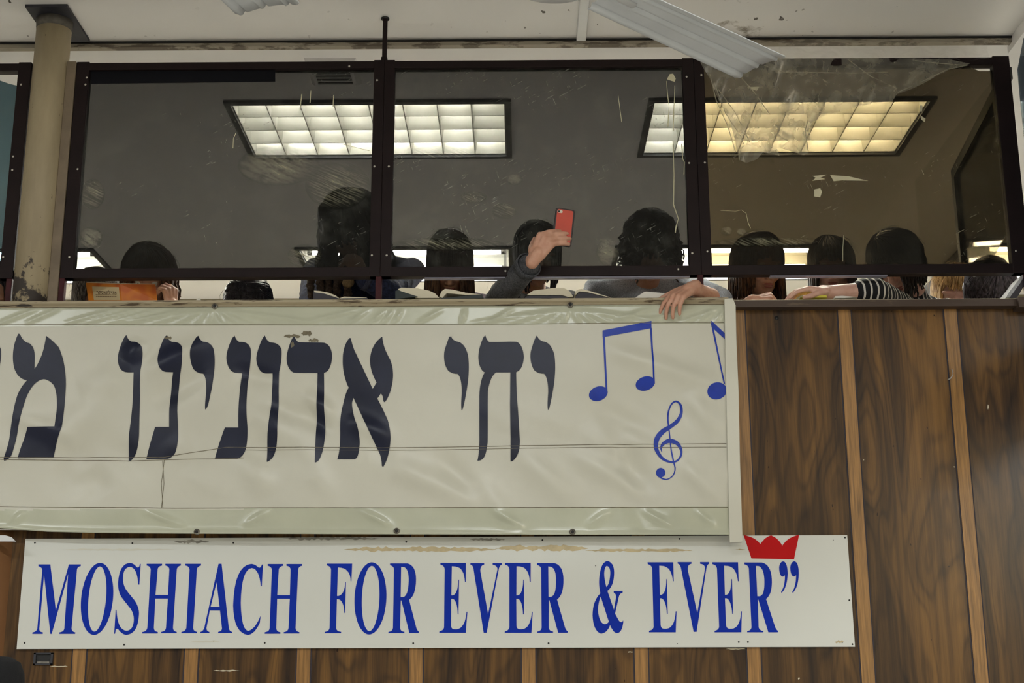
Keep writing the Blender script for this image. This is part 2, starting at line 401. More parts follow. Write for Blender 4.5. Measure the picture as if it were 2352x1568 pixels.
# column paint with big chips of bare metal near its foot
def column_paint():
    m, nt, out = new_mat('column_paint')
    b = N(nt, 'ShaderNodeBsdfPrincipled'); b.inputs['Roughness'].default_value = .55
    base = ramp(nt, noise(nt, pos_scaled(nt, (1, 1, .25)), 9, 5), [(.3, lin((148, 135, 110))), (.7, lin((180, 166, 136)))])
    g = N(nt, 'ShaderNodeNewGeometry'); sx = N(nt, 'ShaderNodeSeparateXYZ'); L(nt, g.outputs['Position'], sx.inputs[0])
    f = noise(nt, pos_scaled(nt, (1, 1, 1), (.3, 0, .1)), 11, 6, .62)
    h = math_(nt, 'MULTIPLY', math_(nt, 'SUBTRACT', 3.20, sx.outputs[2]), 1.7)
    k = ramp(nt, math_(nt, 'ADD', f, h), [(.60, (0, 0, 0)), (.63, (1, 1, 1))])
    c = mixc(nt, k, base, lin((62, 56, 54)))
    f2 = noise(nt, pos_scaled(nt, (1, 1, .7), (4, 2, 1)), 55, 3)
    c = mixc(nt, ramp(nt, f2, [(.70, (0, 0, 0)), (.73, (.8, .8, .8))]), c, lin((80, 66, 56)))
    L(nt, c, b.inputs['Base Color']); L(nt, bump(nt, noise(nt, pos_scaled(nt, (1, 1, 1)), 120, 3), .12, .003), b.inputs['Normal'])
    L(nt, b.outputs[0], out.inputs[0]); return m
m_col = column_paint()
# ------------------------------------------------------------------ key heights
CEIL = 4.22; GCEIL = 4.20
YS = 5.0                       # plane of the acrylic screen
YB = 4.925                     # banner plane
YW = 5.00                      # paneled fascia face
YSG = 4.985                    # sign face
CAP = PY(1200, 685, 4.93)[2]   # top of the parapet cap
GFL = 2.25                     # gallery floor
GB = 8.72                      # gallery back wall
XR = 2.03                      # side partition in the gallery / corner of the fascia
# ------------------------------------------------------------------ structure
struct('floor', MB().box((-6, -7, -.1), (6, 9, 0)), m_floor)
struct('ceiling', MB().box((-6, -7, CEIL), (6, 5.20, CEIL+.1)), m_ceil)
struct('wall_left', MB().box((-6.1, -7, 0), (-6, 9, 4.5)), m_hallwall)
struct('wall_right', MB().box((6, -7, 0), (6.1, 9, 4.5)), m_hallwall)
struct('wall_back', MB().box((-6, -7.1, 0), (6, -7, 4.3)), m_hallwall)
struct('floor_gallery', MB().box((-6, 5.12, GFL-.12), (6, GB+.1, GFL)), simple('pale_gallery_floor', (226, 224, 220), .5, 0, .1))
struct('wall_gallery', MB().box((-6, GB, GFL), (6, GB+.1, GCEIL+.2)), m_wall)
# gallery ceiling with recesses for the light fittings
FX = [(-.66, 6.03, True), (1.19, 6.03, True), (-.66, 8.02, False), (1.17, 8.02, False), (-3.06, 8.02, False), (3.15, 8.02, False), (3.2, 6.03, True)]
FW, FD = 1.20, .60
xs = sorted(set([-6, 6]+[round(x+s*FW/2, 4) for x, y, l in FX for s in (-1, 1)]))
ys = sorted(set([5.205, GB]+[round(y+s*FD/2, 4) for x, y, l in FX for s in (-1, 1)]))
mb = MB()
for i in range(len(xs)-1):
    for j in range(len(ys)-1):
        xm, ym = (xs[i]+xs[i+1])/2, (ys[j]+ys[j+1])/2
        if any(abs(xm-x) < FW/2 and abs(ym-y) < FD/2 for x, y, l in FX): continue
        mb.add([(xs[i], ys[j], GCEIL), (xs[i+1], ys[j], GCEIL), (xs[i+1], ys[j+1], GCEIL), (xs[i], ys[j+1], GCEIL)], [(0, 3, 2, 1)], 0, False)
mb.box((-6, 5.2, GCEIL+.16), (6, GB, GCEIL+.18), 0)
struct('ceiling_gallery', mb, m_gceil)
mb = MB(); mb.box((-6, 5.185, CEIL-.024), (1.965, 5.215, CEIL+.0), 0)
struct('trim_1', mb, m_ledge)
mb = MB(); mb.box((-6, 5.178, CEIL-.008), (1.965, 5.19, CEIL-.002), 0)
struct('trim_2', mb, m_dark)
# soffit edge that turns the corner at the right and comes forward
struct('trim_3', MB().box((1.965, 1.0, CEIL-.05), (2.02, 5.24, CEIL)), m_gceil)
struct('ceiling_side', MB().box((2.02, 1.0, CEIL-.05), (3.4, 5.2, CEIL-.03)), m_gceil)
# paneled fascia
PITCHX = 0.4107
sx_px = [181, 437, 691, 949, 1206, 1466, 1726, 1989, 2252]
SX = [PY(p, 1530, YW)[0] for p in sx_px]
pitch = (SX[-1]-SX[0])/8; X0 = SX[0]
m_wood = wood_panel('walnut_panel', X0, pitch)
wf = struct('wall_front', MB().box((-6, YW, 0), (XR+.08, 5.10, CAP-.03)), m_wood)
mb = MB(); c = PY(1784, 730, YW-.001)
mb.tube([c, c+np.array([0, .0012, 0])], .0075, 14); c2 = PY(1783, 743, YW-.001); mb.tube([c2, c2+np.array([0, .0012, 0])], .0022, 8)
mb.build('screw_hole', m_dark, wf)
zt = CAP-.03
for k in range(-4, 9):
    x = X0+k*pitch
    mb = MB()
    mb.box((x-.0225, YW-.0035, .02), (x+.0225, YW+.002, zt), 0)
    mb.box((x-.0275, YW-.0012, .02), (x-.0225, YW+.002, zt), 1); mb.box((x+.0225, YW-.0012, .02), (x+.0275, YW+.002, zt), 1)
    struct('trim_%d' % (k+10), mb, [m_strip, m_groove])
# parapet cap: cream moulding at the left, brown at the right
xe = PY(1692, 690, 4.93)[0]
mb = MB()
prof = [(4.925, CAP-.003), (4.93, CAP), (5.16, CAP), (5.16, CAP-.03), (4.94, CAP-.032), (4.925, CAP-.026), (4.932, CAP-.018), (4.922, CAP-.012)]
def extr(mb, prof, x0, x1, mi=0):
    n = len(prof); v = [(x0, y, z) for y, z in prof]+[(x1, y, z) for y, z in prof]
    mb.add(v, [tuple(range(n)), tuple(range(2*n-1, n-1, -1))]+[(i, n+i, n+(i+1) % n, (i+1) % n) for i in range(n)], mi, False)
extr(mb, prof, -6, xe-.03)
struct('trim_30', mb, m_capw)
mb = MB(); extr(mb, [(4.955, CAP-.004), (4.955, CAP-.030), (5.16, CAP-.030), (5.16, CAP-.002)], xe-.03, XR+.06)
extr(mb, [(4.957, CAP-.004), (5.16, CAP-.002), (5.16, CAP+.0005), (4.965, CAP)], xe-.03, XR+.06, 1)
struct('trim_31', mb, [m_capb, m_bare])
mb = MB(); a = PY(2340, 706, 4.94); mb.box((a[0], 4.935, a[2]), (a[0]+.09, 5.0, CAP-.002)); struct('trim_32', mb, m_capb)
# return of the fascia at the right, coming forward
struct('wall_side', MB().box((XR+.08, 3.2, 2.74), (XR+.18, 5.1, CAP-.03)), m_wood)
# ------------------------------------------------------------------ gallery light fittings
def troffer(x, y, louv, label, group):
    t = thing('ceiling_light', label, 'ceiling light', (x, y, GCEIL), group)
    h = .135; fl = .026; dz = .014
    mb = MB()
    for a, b in (((x-FW/2-fl, y-FD/2-fl), (x+FW/2+fl, y-FD/2)), ((x-FW/2-fl, y+FD/2), (x+FW/2+fl, y+FD/2+fl)), ((x-FW/2-fl, y-FD/2), (x-FW/2, y+FD/2)), ((x+FW/2, y-FD/2), (x+FW/2+fl, y+FD/2))):
        mb.box((a[0], a[1], GCEIL-dz), (b[0], b[1], GCEIL+.004))
    mb.build('frame', m_trof, t)
    mb = MB(); x0, x1, y0, y1 = x-FW/2+.001, x+FW/2-.001, y-FD/2+.001, y+FD/2-.001; z0, z1 = GCEIL, GCEIL+h
    e = .004
    mb.box((x0, y0, z1), (x1, y1, z1+e)); mb.box((x0, y0, z0), (x0+e, y1, z1)); mb.box((x1-e, y0, z0), (x1, y1, z1))
    mb.box((x0, y0, z0), (x1, y0+e, z1)); mb.box((x0, y1-e, z0), (x1, y1, z1))
    mb.build('reflector', m_louv, t)
    ty = (-.2, 0, .2) if louv else (-.13, .17)
    for q in ty:
        zz = GCEIL+(h-.022 if louv else .028)
        mb = MB().tube([(x-.55, y+q, zz), (x+.55, y+q, zz)], .0125, 10)
        b = mb.build('fluorescent_tube', m_tube, t)
        for e_ in (-1, 1):
            mb = MB().tube([(x+e_*.575, y+q, zz), (x+e_*.55, y+q, zz)], .0135, 10)
            mb.box((x+e_*.580, y+q-.012, zz-.01), (x+e_*.566, y+q+.012, GCEIL+h))
            mb.build('lamp_holder', m_tubecap, b)
    if louv:
        mb = MB(); zl, zh = GCEIL-.002, GCEIL+.078
        for i in range(1, 8):
            xx = x-FW/2+i*FW/8; mb.hexa([(xx-.002, y0, zl), (xx+.002, y0, zl), (xx+.002, y1, zl), (xx-.002, y1, zl)], [(xx-.010, y0, zh), (xx+.010, y0, zh), (xx+.010, y1, zh), (xx-.010, y1, zh)])
        for j in range(1, 4):
            yy = y-FD/2+j*FD/4; mb.hexa([(x0, yy-.002, zl), (x1, yy-.002, zl), (x1, yy+.002, zl), (x0, yy+.002, zl)], [(x0, yy-.010, zh), (x1, yy-.010, zh), (x1, yy+.010, zh), (x0, yy+.010, zh)])
        mb.build('louver', m_louv, t)
    return t
FL = ['louvered ceiling light seen behind the post between the left and middle panes', 'louvered ceiling light seen behind the torn plastic and the right pane',
      'open twin tube light behind the tall dark woman and the long haired reader', 'open twin tube light behind the curly haired person in grey',
      'open twin tube light at the far left, cut by the frame beside the column', 'open tube light seen through the dark side partition at far right',
      'louvered ceiling light beyond the dark side partition']
for (x, y, l), lb in zip(FX, FL): troffer(x, y, l, lb, 'louvered lights near the screen' if l else 'open tube lights at the back of the gallery')
# small ceiling vent above the left pane
a = PZ(697, 133, GCEIL); b = PZ(818, 133, GCEIL); y1 = a[1]; mb = MB()
t = thing('ceiling_vent', 'shallow square ceiling vent just above the left pane rail', 'vent', ((a[0]+b[0])/2, y1+.12, GCEIL))
mb.hexa([(a[0], y1, GCEIL+.001), (b[0], y1, GCEIL+.001), (b[0], y1+.25, GCEIL+.001), (a[0], y1+.25, GCEIL+.001)], [(a[0]+.02, y1+.03, GCEIL-.022), (b[0]-.02, y1+.03, GCEIL-.022), (b[0]-.02, y1+.22, GCEIL-.022), (a[0]+.02, y1+.22, GCEIL-.022)])
mb.build('vent_hood', m_gceil, t)
mb = MB()
for k in range(5): mb.box((a[0]+.035, y1+.055+k*.032, GCEIL-.026), (b[0]-.035, y1+.067+k*.032, GCEIL-.021))
mb.build('slat', m_trof, t)
# ------------------------------------------------------------------ acrylic screen bays
ZT1 = PY(1000, 139, YS-.02)[2]; ZT0 = PY(1000, 155.5, YS-.02)[2]     # top rail
ZB1 = PY(1000, 612, YS-.02)[2]; ZB0 = PY(1000, 634, YS-.02)[2]       # bottom rail
def wx(p, q, Y=YS-.02):      # world x of a nearly vertical edge given by two image points
    return (PY(p[0], p[1], Y)[0]+PY(q[0], q[1], Y)[0])/2
def rail_x(px, py, Y=YS-.02): return PY(px, py, Y)[0]
E1a = wx((178, 160), (134, 640)); E1b = wx((205, 165), (168, 610))
E2a = wx((857, 165), (850, 610)); E2c = wx((882, 165), (874, 610)); E2b = wx((907, 165), (898, 610))
E3a = wx((1569, 165), (1582, 600)); E3c = wx((1596, 165), (1608, 600)); E3b = wx((1620, 200), (1634, 600))
E4a = wx((2284, 200), (2327, 600)); E4b = wx((2322, 200), (2368, 600))
E0a = wx((41, 170), (4, 560)); E0b = wx((75, 150), (25, 640))
def rivet(mb, px, py, Y, r=.0042):
    c = PY(px, py, Y); mb.ell(c, (r, r*.5, r), None, 10, 6)
m_rail_glow = simple('painted_rail_glow', (126, 124, 142), .35, 0, .08)  # light reflected on the rail underside, painted as a pale lavender strip
def bay(label, xa, xb, xc, xd, pane_mat, pane_pts=None, rivets=(), foot=(), edge=None):  # edge: x span of the painted rail glow
    """xa..xb left stile, xc..xd right stile"""
    t = thing('screen_bay', label, 'screen panel', ((xa+xd)/2, YS, CAP), 'acrylic screen bays on the parapet')
    y0, y1 = YS-.02, YS+.02
    bevel(MB().box((xa, y0, ZT0), (xd, y1, ZT1)).build('top_rail', m_frame, t), .002)
    bevel(MB().box((xa, y0, ZB0), (xd, y1, ZB1)).build('bottom_rail', m_frame, t), .002)
    bevel(MB().box((xa, y0-.001, ZB0), (xb, y1, ZT1+.004)).build('stile', m_frame, t), .002)
    bevel(MB().box((xc, y0-.001, ZB0), (xd, y1, ZT1+.004)).build('stile', m_frame, t), .002)
    for f in foot:
        fx, wdt = f; bevel(MB().box((fx-wdt/2, YS-.018, CAP-.002), (fx+wdt/2, YS+.01, ZB1)).build('foot_post', m_red, t), .002)
    mb = MB(); yp = YS-.004
    if pane_pts is None: pane_pts = [(xb-.006, ZB1-.006), (xc+.006, ZB1-.006), (xc+.006, ZT0+.006), (xb-.006, ZT0+.006)]
    poly_solid(mb, [(p[0], yp, p[1]) for p in pane_pts], .004)
    p = mb.build('pane', pane_mat, t)
    if edge: MB().box((edge[0], y0+.012, ZB0-.005), (edge[1], y1-.004, ZB0)).build('rail_glow_strip', m_rail_glow, t)
    for px, py in rivets:
        mb = MB(); rivet(mb, px, py, y0-.002); mb.build('rivet', m_rivet, t)
    return t, p
def pp(px, py, Y=YS-.004):
    q = PY(px, py, Y); return (q[0], q[2])
bay1, pane1 = bay('wide dark tinted screen bay with a black strip along its top, right of the column', E1a, E1b, E2a, E2c-.0004, m_gl1,
    rivets=[(199, 178), (196, 194), (178, 388), (159, 590), (802, 152), (866, 184), (860, 382), (854, 586)], foot=[(wx((141, 660), (137, 685)), .020)])
pts2 = [(E2b-.006, ZB1-.006), (E3a+.006, ZB1-.006), pp(1573, 166), pp(1560, 158), pp(1545, 149), (E2b-.006, ZT0+.006)]
bay2, pane2 = bay('middle screen bay with scratched pane, behind the raised phone', E2c+.0004, E2b, E3a, E3c-.0004, m_gl2, pts2,
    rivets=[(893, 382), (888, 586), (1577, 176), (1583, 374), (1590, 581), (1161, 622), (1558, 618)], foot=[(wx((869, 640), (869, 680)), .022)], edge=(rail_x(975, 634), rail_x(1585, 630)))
pts3 = [(E3b-.006, ZB1-.006), (E4a+.006, ZB1-.006), pp(2290, 158), pp(2270, 163), pp(2250, 163), pp(2232, 156), pp(2222, 148), (E3b-.006, ZT0+.006)]
bay3, pane3 = bay('right screen bay with brownish pane, partly covered by torn clear plastic', E3c+.0004, E3b, E4a, E4b, m_gl3, pts3,
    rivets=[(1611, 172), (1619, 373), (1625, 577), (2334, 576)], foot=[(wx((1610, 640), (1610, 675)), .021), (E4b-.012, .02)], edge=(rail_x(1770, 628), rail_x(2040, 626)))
pts0 = [(E0a-1.2, ZB1-.006), (E0a+.006, ZB1-.006), pp(44, 198), pp(20, 192), pp(0, 185), pp(-60, 160), pp(-90, 150), (E0a-1.2, ZT0+.006)]
bay0, pane0 = bay('bluish screen bay left of the column, mostly cut off', E0a-1.24, E0a-1.2, E0a, E0b, m_blue, pts0, rivets=[(48, 194), (30, 359), (28, 390), (7, 590)], foot=[(E0b-.012, .021)])
# black strip on the top of the left pane
q = [PY(208, 163, YS-.008), PY(632, 159, YS-.008), PY(632, 187, YS-.008), PY(208, 192, YS-.008)]
poly = MB(); poly_solid(poly, q[::-1], .003); poly.build('black_strip', m_tape, bay1)
# side return of the screen that comes forward at the right
t = thing('screen_return', 'screen return with bluish pane at the right edge, turning towards the viewer', 'screen panel', (E4b+.03, 4.4, CAP))
xr_ = E4b+.024
def PXp(px, py): d = ray(px, py); return EYE+d*((xr_-EYE[0])/d[0])
MB().box((E4b+.004, 3.6, ZB0), (E4b+.044, 4.97, ZB1)).build('bottom_rail', m_frame, t)
top = [PXp(2327, 262), PXp(2331, 215), PXp(2338, 160), PXp(2352, 88)]
top = [(min(p[1], 4.972), p[2]) for p in top]
prof_ = top+[(3.6, top[-1][1]+.02), (3.6, ZB1), (4.972, ZB1)]
mb = MB(); n_ = len(prof_)
mb.hexa([(xr_-.002, y, z) for y, z in prof_], [(xr_+.002, y, z) for y, z in prof_]); mb.build('pane', glass('tinted_sheet_return', (.10, .13, .17), .3, 4.0, .7, .3), t)
# rod from the rail to the ceiling
a = PY(883, 132, YS); b = np.array([a[0], YS, CEIL]); mb = MB()
t = thing('hanger_rod', 'thin dark rod from the screen top up to the ceiling', 'rod', (a[0], YS, ZT1))
MB().box((a[0]-.0085, YS-.0085, ZT1+.004), (a[0]+.0085, YS+.0085, CEIL-.004)).build('rod', m_frame, t)
MB().box((a[0]-.011, YS-.011, ZT1+.004), (a[0]+.011, YS+.011, ZT1+.022)).build('sleeve', m_frame, t)
MB().tube([(a[0], YS, CEIL-.006), (a[0], YS, CEIL)], .016, 14).build('ceiling_flange', m_dark, t)
# dark side partition inside the gallery
t = thing('gallery_partition', 'dark tinted partition running back from the right end of the screen', 'partition', (XR, 5.6, GFL))
yn, yf = 5.045, 6.12; xn, xf = 1.885, 1.995; dx_ = xf-xn; zl = CAP+.385
def slant(x_off0, x_off1, ya, yb, za, zb):
    fa, fb_ = (ya-yn)/(yf-yn), (yb-yn)/(yf-yn); xa, xb = xn+dx_*fa, xn+dx_*fb_
    return MB().hexa([(xa+x_off0, ya, za), (xa+x_off1, ya, za), (xa+x_off1, ya, zb), (xa+x_off0, ya, zb)], [(xb+x_off0, yb, za), (xb+x_off1, yb, za), (xb+x_off1, yb, zb), (xb+x_off0, yb, zb)])
slant(-.016, .016, yn, yf, ZT0-.03, ZT0+.02).build('top_rail', m_dark, t)
slant(-.016, .020, yf-.05, yf, GFL, ZT0+.02).build('post', m_dark, t)
mb = MB(); n_ = 12; q0, q1 = [], []
for k in range(n_+1):
    y = yn+(yf-.05-yn)*k/n_; f_ = (y-yn)/(yf-yn); z = zl-.05*math.sin(math.pi*.5*k/n_)
    q0.append((xn+dx_*f_-.002, y, z)); q1.append((xn+dx_*f_+.002, y, z))
for k in (n_, 0):
    y = yn+(yf-.05-yn)*k/n_; f_ = (y-yn)/(yf-yn); q0.append((xn+dx_*f_-.002, y, ZT0-.02)); q1.append((xn+dx_*f_+.002, y, ZT0-.02))
mb.hexa(q0, q1); mb.build('pane', m_gl4, t)
m_brown = simple('dark_brown_board', (30, 21, 15), .85, 0, .15)
a = PY(2200, 534, 6.2); tag(MB().box((XR+.06, 6.14, GFL), (XR+.10, 8.6, a[2])).build('board_divider', m_brown), 'plain dark brown divider board behind the partition at the right of the gallery', 'divider board')
# ------------------------------------------------------------------ dirt, drips, tape on the panes
def patch(parent, name, pts, mat, Y=YS-.0085, th=.0006):
    if name == 'scuff_mark':      # rounded smear
        (xa_, ya_), (xb_, yb_) = pts[0], pts[2]; pts = [((xa_+xb_)/2+(xb_-xa_)/2*math.cos(k*math.pi/12), (ya_+yb_)/2+(yb_-ya_)/2*math.sin(k*math.pi/12)) for k in range(24)]
    mb = MB(); poly_solid(mb, [tuple(PY(p[0], p[1], Y)) for p in pts], th); return mb.build(name, mat, parent)
m_scuff = smear('grey_scuff', (214, 210, 186), .55, (16, 1, 60), .40)
m_scuff2 = smear('streak_scuff', (226, 222, 190), .7, (10, 1, 170), .48)
m_drip = simple('dried_drip', (206, 200, 170), .7, 0, .1)
patch(pane1, 'scuff_mark', [(545, 335), (720, 330), (735, 425), (560, 425)], m_scuff)
patch(pane1, 'scuff_mark', [(185, 410), (260, 410), (240, 480), (185, 480)], m_scuff2)
patch(pane1, 'scuff_mark', [(180, 520), (235, 520), (235, 570), (180, 570)], m_scuff)
patch(pane1, 'scuff_mark', [(700, 370), (850, 380), (850, 480), (720, 450)], m_scuff2)
patch(pane1, 'scuff_mark', [(660, 560), (740, 560), (740, 615), (660, 615)], m_scuff2)
patch(pane2, 'scuff_mark', [(1058, 438), (1118, 438), (1118, 466), (1058, 466)], m_scuff2)
patch(pane2, 'scuff_mark', [(1130, 466), (1186, 466), (1186, 502), (1130, 502)], m_scuff2)
patch(pane2, 'scuff_mark', [(1165, 398), (1200, 398), (1200, 424), (1165, 424)], m_scuff)
patch(pane2, 'scuff_mark', [(900, 545), (1160, 545), (1160, 575), (900, 575)], m_scuff2)
patch(pane2, 'scuff_mark', [(930, 335), (1090, 335), (1090, 365), (930, 365)], m_scuff2)
patch(pane2, 'scuff_mark', [(1370, 545), (1420, 545), (1420, 610), (1370, 610)], m_scuff)
patch(pane3, 'scuff_mark', [(1655, 520), (1682, 520), (1682, 540), (1655, 540)], m_scuff)
patch(pane3, 'scuff_mark', [(1692, 524), (1715, 524), (1715, 540), (1692, 540)], m_scuff)
patch(pane3, 'scuff_mark', [(1640, 545), (1880, 540), (1880, 566), (1640, 566)], m_scuff2)
def drip(pane, pts, r=.0018):
    mb = MB(); path = [PY(p[0], p[1], YS-.007) for p in pts]
    mb.tube(path, [r*random.uniform(.7, 1.3) for _ in path], 6, flat=.5); mb.build('paint_drip', m_drip, pane)
drip(pane2, [(1546, 330), (1548, 400), (1547, 470), (1558, 502), (1553, 520), (1551, 534)], .0022)
drip(pane2, [(1531, 186), (1533, 215), (1537, 245), (1534, 290)]); drip(pane2, [(1550, 196), (1549, 225), (1546, 300)])
drip(pane2, [(1566, 330), (1568, 365), (1572, 372), (1571, 400)]); drip(pane2, [(1420, 220), (1424, 250), (1428, 280)], .001)
drip(pane1, [(542, 305), (536, 318), (535, 340)], .001); drip(pane1, [(780, 330), (815, 338), (850, 347)], .001)
drip(pane1, [(714, 208), (712, 236)]); drip(pane1, [(766, 218), (765, 245)]); drip(pane1, [(693, 216), (689, 252)])
drip(pane3, [(1655, 483), (1690, 485), (1703, 482), (1714, 490), (1718, 510), (1724, 524)], .001)
drip(pane3, [(1938, 540), (1936, 570), (1936, 600)], .0009)
for pts in ([(1426, 196+0), (1448, 194), (1446, 199), (1428, 201)],):
    pass
patch(pane2, 'tape_scrap', [(1532, 182), (1538, 170), (1546, 169), (1552, 180), (1550, 188)], m_drip)
patch(pane3, 'tape_scrap', [(1907, 402), (1950, 405), (1994, 415), (1935, 414), (1915, 416)], m_drip)
patch(pane3, 'tape_scrap', [(1866, 404), (1899, 401), (1884, 408), (1896, 411), (1866, 415), (1874, 408)], m_drip)
patch(pane3, 'tape_scrap', [(1870, 435), (1884, 432), (1888, 440), (1884, 453), (1870, 451)], m_drip)
patch(pane3, 'tape_scrap', [(1716, 200), (1745, 199), (1738, 208), (1725, 204)], m_drip)
patch(pane3, 'tape_scrap', [(2113, 242), (2119, 242), (2118, 256), (2112, 256)], m_drip)
patch(pane3, 'tape_scrap', [(2114, 265), (2126, 272), (2124, 280), (2116, 274)], m_drip)
# ------------------------------------------------------------------ torn plastic film over the right pane
m_film = film('clear_plastic_film', (226, 222, 204), .36, .2, 16, .5)
out = [(1602, 128), (1700, 132), (1800, 134), (1900, 133), (2000, 133), (2100, 134), (2180, 136), (2228, 146), (2210, 153), (2180, 160), (2150, 175), (2120, 192), (2092, 205), (2060, 216), (2050, 232), (2030, 235), (1990, 240), (1950, 250), (1900, 262), (1866, 280), (1858, 300), (1866, 330), (1860, 340), (1848, 326), (1858, 352), (1846, 356), (1815, 346), (1783, 337), (1791, 357), (1768, 352), (1752, 350), (1738, 366), (1715, 374), (1698, 368), (1690, 330), (1680, 290), (1662, 255), (1645, 215), (1630, 180), (1612, 150)]
def film_y(px, py):
    return YS-.034-.018*(math.sin(px*.045)*math.cos(py*.021+px*.008))-.012*math.sin((px-1602)*.11+(py)*.05)*min(1, max(0, (py-120)/120))
bm = bmesh.new()
tri = tessellate_polygon([[Vector((p[0], p[1], 0)) for p in out]])
vs = [bm.verts.new((p[0], p[1], 0)) for p in out]
for t_ in tri:
    try: bm.faces.new([vs[i] for i in t_])
    except ValueError: pass
for ax, lo, hi in ((0, 1602, 2230), (1, 120, 375)):
    for c in np.arange(lo, hi, 7):
        no = (1, 0, 0) if ax == 0 else (0, 1, 0)
        bmesh.ops.bisect_plane(bm, geom=bm.verts[:]+bm.edges[:]+bm.faces[:], plane_co=(c, c, 0), plane_no=no)
bm.verts.ensure_lookup_table()
mb = MB(); mb.sm = True
pv = [PY(v.co.x, v.co.y, film_y(v.co.x, v.co.y)) for v in bm.verts]
bm.verts.index_update(); fs = [tuple(v.index for v in f.verts) for f in bm.faces]; bm.free()
mb.add(pv, fs)
pf = mb.build('plastic_film', m_film); tag(pf, 'torn crumpled clear plastic film hanging over the right tinted pane', 'plastic film')
for pts in ([(1640, 190), (1668, 262), (1700, 310), (1708, 330)], [(1650, 205), (1690, 260), (1722, 325)], [(1700, 175), (1735, 215), (1768, 262)], [(1947, 136), (2000, 175), (2060, 203)], [(1755, 150), (1800, 165), (1960, 168), (2040, 165)], [(2220, 150), (2165, 146), (2100, 139)], [(2222, 150), (2180, 158), (2120, 186), (2062, 212)], [(1856, 345), (1850, 300), (1858, 270)], [(1630, 170), (1645, 230), (1672, 290), (1690, 350)]):
    mbc = MB(); path = [PY(p[0], p[1], film_y(*p)-.002) for p in pts]; mbc.tube(path, .0022, 5, flat=.6); mbc.build('crease', film('film_crease', (226, 220, 198), .42, .3), pf)
# thin wisp of the same film over the rail to the ceiling at right
bmv = []; mb = MB(); mb.sm = True
for i in range(25):
    for j in range(6):
        px = 1790+i*20; py = 92+j*9
        q = PY(px, py, YS-.03+.16*(1-j/5)*.9); q[1] += .012*math.sin(i*1.3+j); bmv.append(q)
mb.add(bmv, [(i*6+j, i*6+j+1, (i+1)*6+j+1, (i+1)*6+j) for i in range(24) for j in range(5)])
tag(mb.build('plastic_film', film('thin_film', (230, 226, 210), .06, .25, 18, .8)), 'faint clear plastic stretched from the right rail up to the ceiling edge', 'plastic film')
# ------------------------------------------------------------------ column at the left
cx_ = (PY(82, 130, 5.0)[0]+PY(160, 130, 5.0)[0])/2; cr = (PY(160, 130, 5.0)[0]-PY(82, 130, 5.0)[0])/2
t = thing('column', 'round cream painted column with peeling foot at the left of the screen', 'column', (cx_, 4.99, CAP))
MB().tube([(cx_, 4.99, CAP-.02), (cx_, 4.99, CAP+.5), (cx_, 4.99, CEIL-.01)], cr, 40).build('shaft', m_col, t)
MB().box((cx_-.075, 4.87, CEIL-.012), (cx_+.085, 5.16, CEIL-.001)).build('cap_plate', simple('black_iron', (44, 44, 52), .6, .3, .3, 30), t)
MB().tube([(cx_, 4.99, CEIL-.05), (cx_, 4.99, CEIL-.012)], [cr*1.01, cr*1.06], 40).build('collar', simple('sooty_paint', (84, 80, 74), .7, 0, .35, 40), t)
fx0 = wx((157, 145), (112, 690), 4.985); fx1 = wx((179, 145), (134, 690), 4.985)
tag(bevel(MB().box((fx0-.004, 4.975, CAP), (E1a-.002, 5.01, ZT1+.005)).build('filler_board', simple('grey_brown_board', (120, 106, 88), .6, 0, .2, 12, .15, 60))), 'narrow grey brown filler board between the column and the screen', 'board')
mb = MB(); mb.tube([(cx_-.13, 5.06, 0), (cx_-.13, 5.06, 2.4)], .15, 40)
pl = mb.build('pillar_wrap', m_pillar); tag(pl, 'brown wrapped pillar below the banner at the lower left edge', 'pillar')
# ------------------------------------------------------------------ glyphs
def path_pts(d, n=8):
    """tiny path reader: M/L/Q/Z, one or more loops"""
    tok = d.replace(',', ' ').split(); loops = []; cur = None; i = 0; cmd = None
    while i < len(tok):
        if tok[i] in 'MLQZ':
            cmd = tok[i]; i += 1
            if cmd == 'Z': loops.append(cur); cur = None
            continue
        if cmd == 'M': cur = [(float(tok[i]), float(tok[i+1]))]; i += 2; cmd = 'L'
        elif cmd == 'L': cur.append((float(tok[i]), float(tok[i+1]))); i += 2
        elif cmd == 'Q':
            c = (float(tok[i]), float(tok[i+1])); e = (float(tok[i+2]), float(tok[i+3])); i += 4; s = cur[-1]
            for k in range(1, n+1):
                t = k/n; cur.append(((1-t)**2*s[0]+2*t*(1-t)*c[0]+t*t*e[0], (1-t)**2*s[1]+2*t*(1-t)*c[1]+t*t*e[1]))
    if cur: loops.append(cur)
    return loops
def to_px(loops, org, s): return [[(org[0]+x/s, org[1]+y/s) for x, y in l] for l in loops]
def smooth_loop(l, it=2, corner=40):
    """round only the shallow corners of a traced outline"""
    for _ in range(it):
        o = []; n = len(l)
        for i in range(n):
            a, b, c = np.array(l[i-1]), np.array(l[i]), np.array(l[(i+1) % n])
            u, v = b-a, c-b; lu, lv = np.linalg.norm(u), np.linalg.norm(v)
            if lu < 1e-6 or lv < 1e-6: continue
            ang = math.degrees(math.acos(max(-1, min(1, u@v/lu/lv))))
            if ang > corner or ang < 3: o.append(tuple(b))
            else: o += [tuple(b-u*.25), tuple(b+v*.25)]
        l = o
    return l
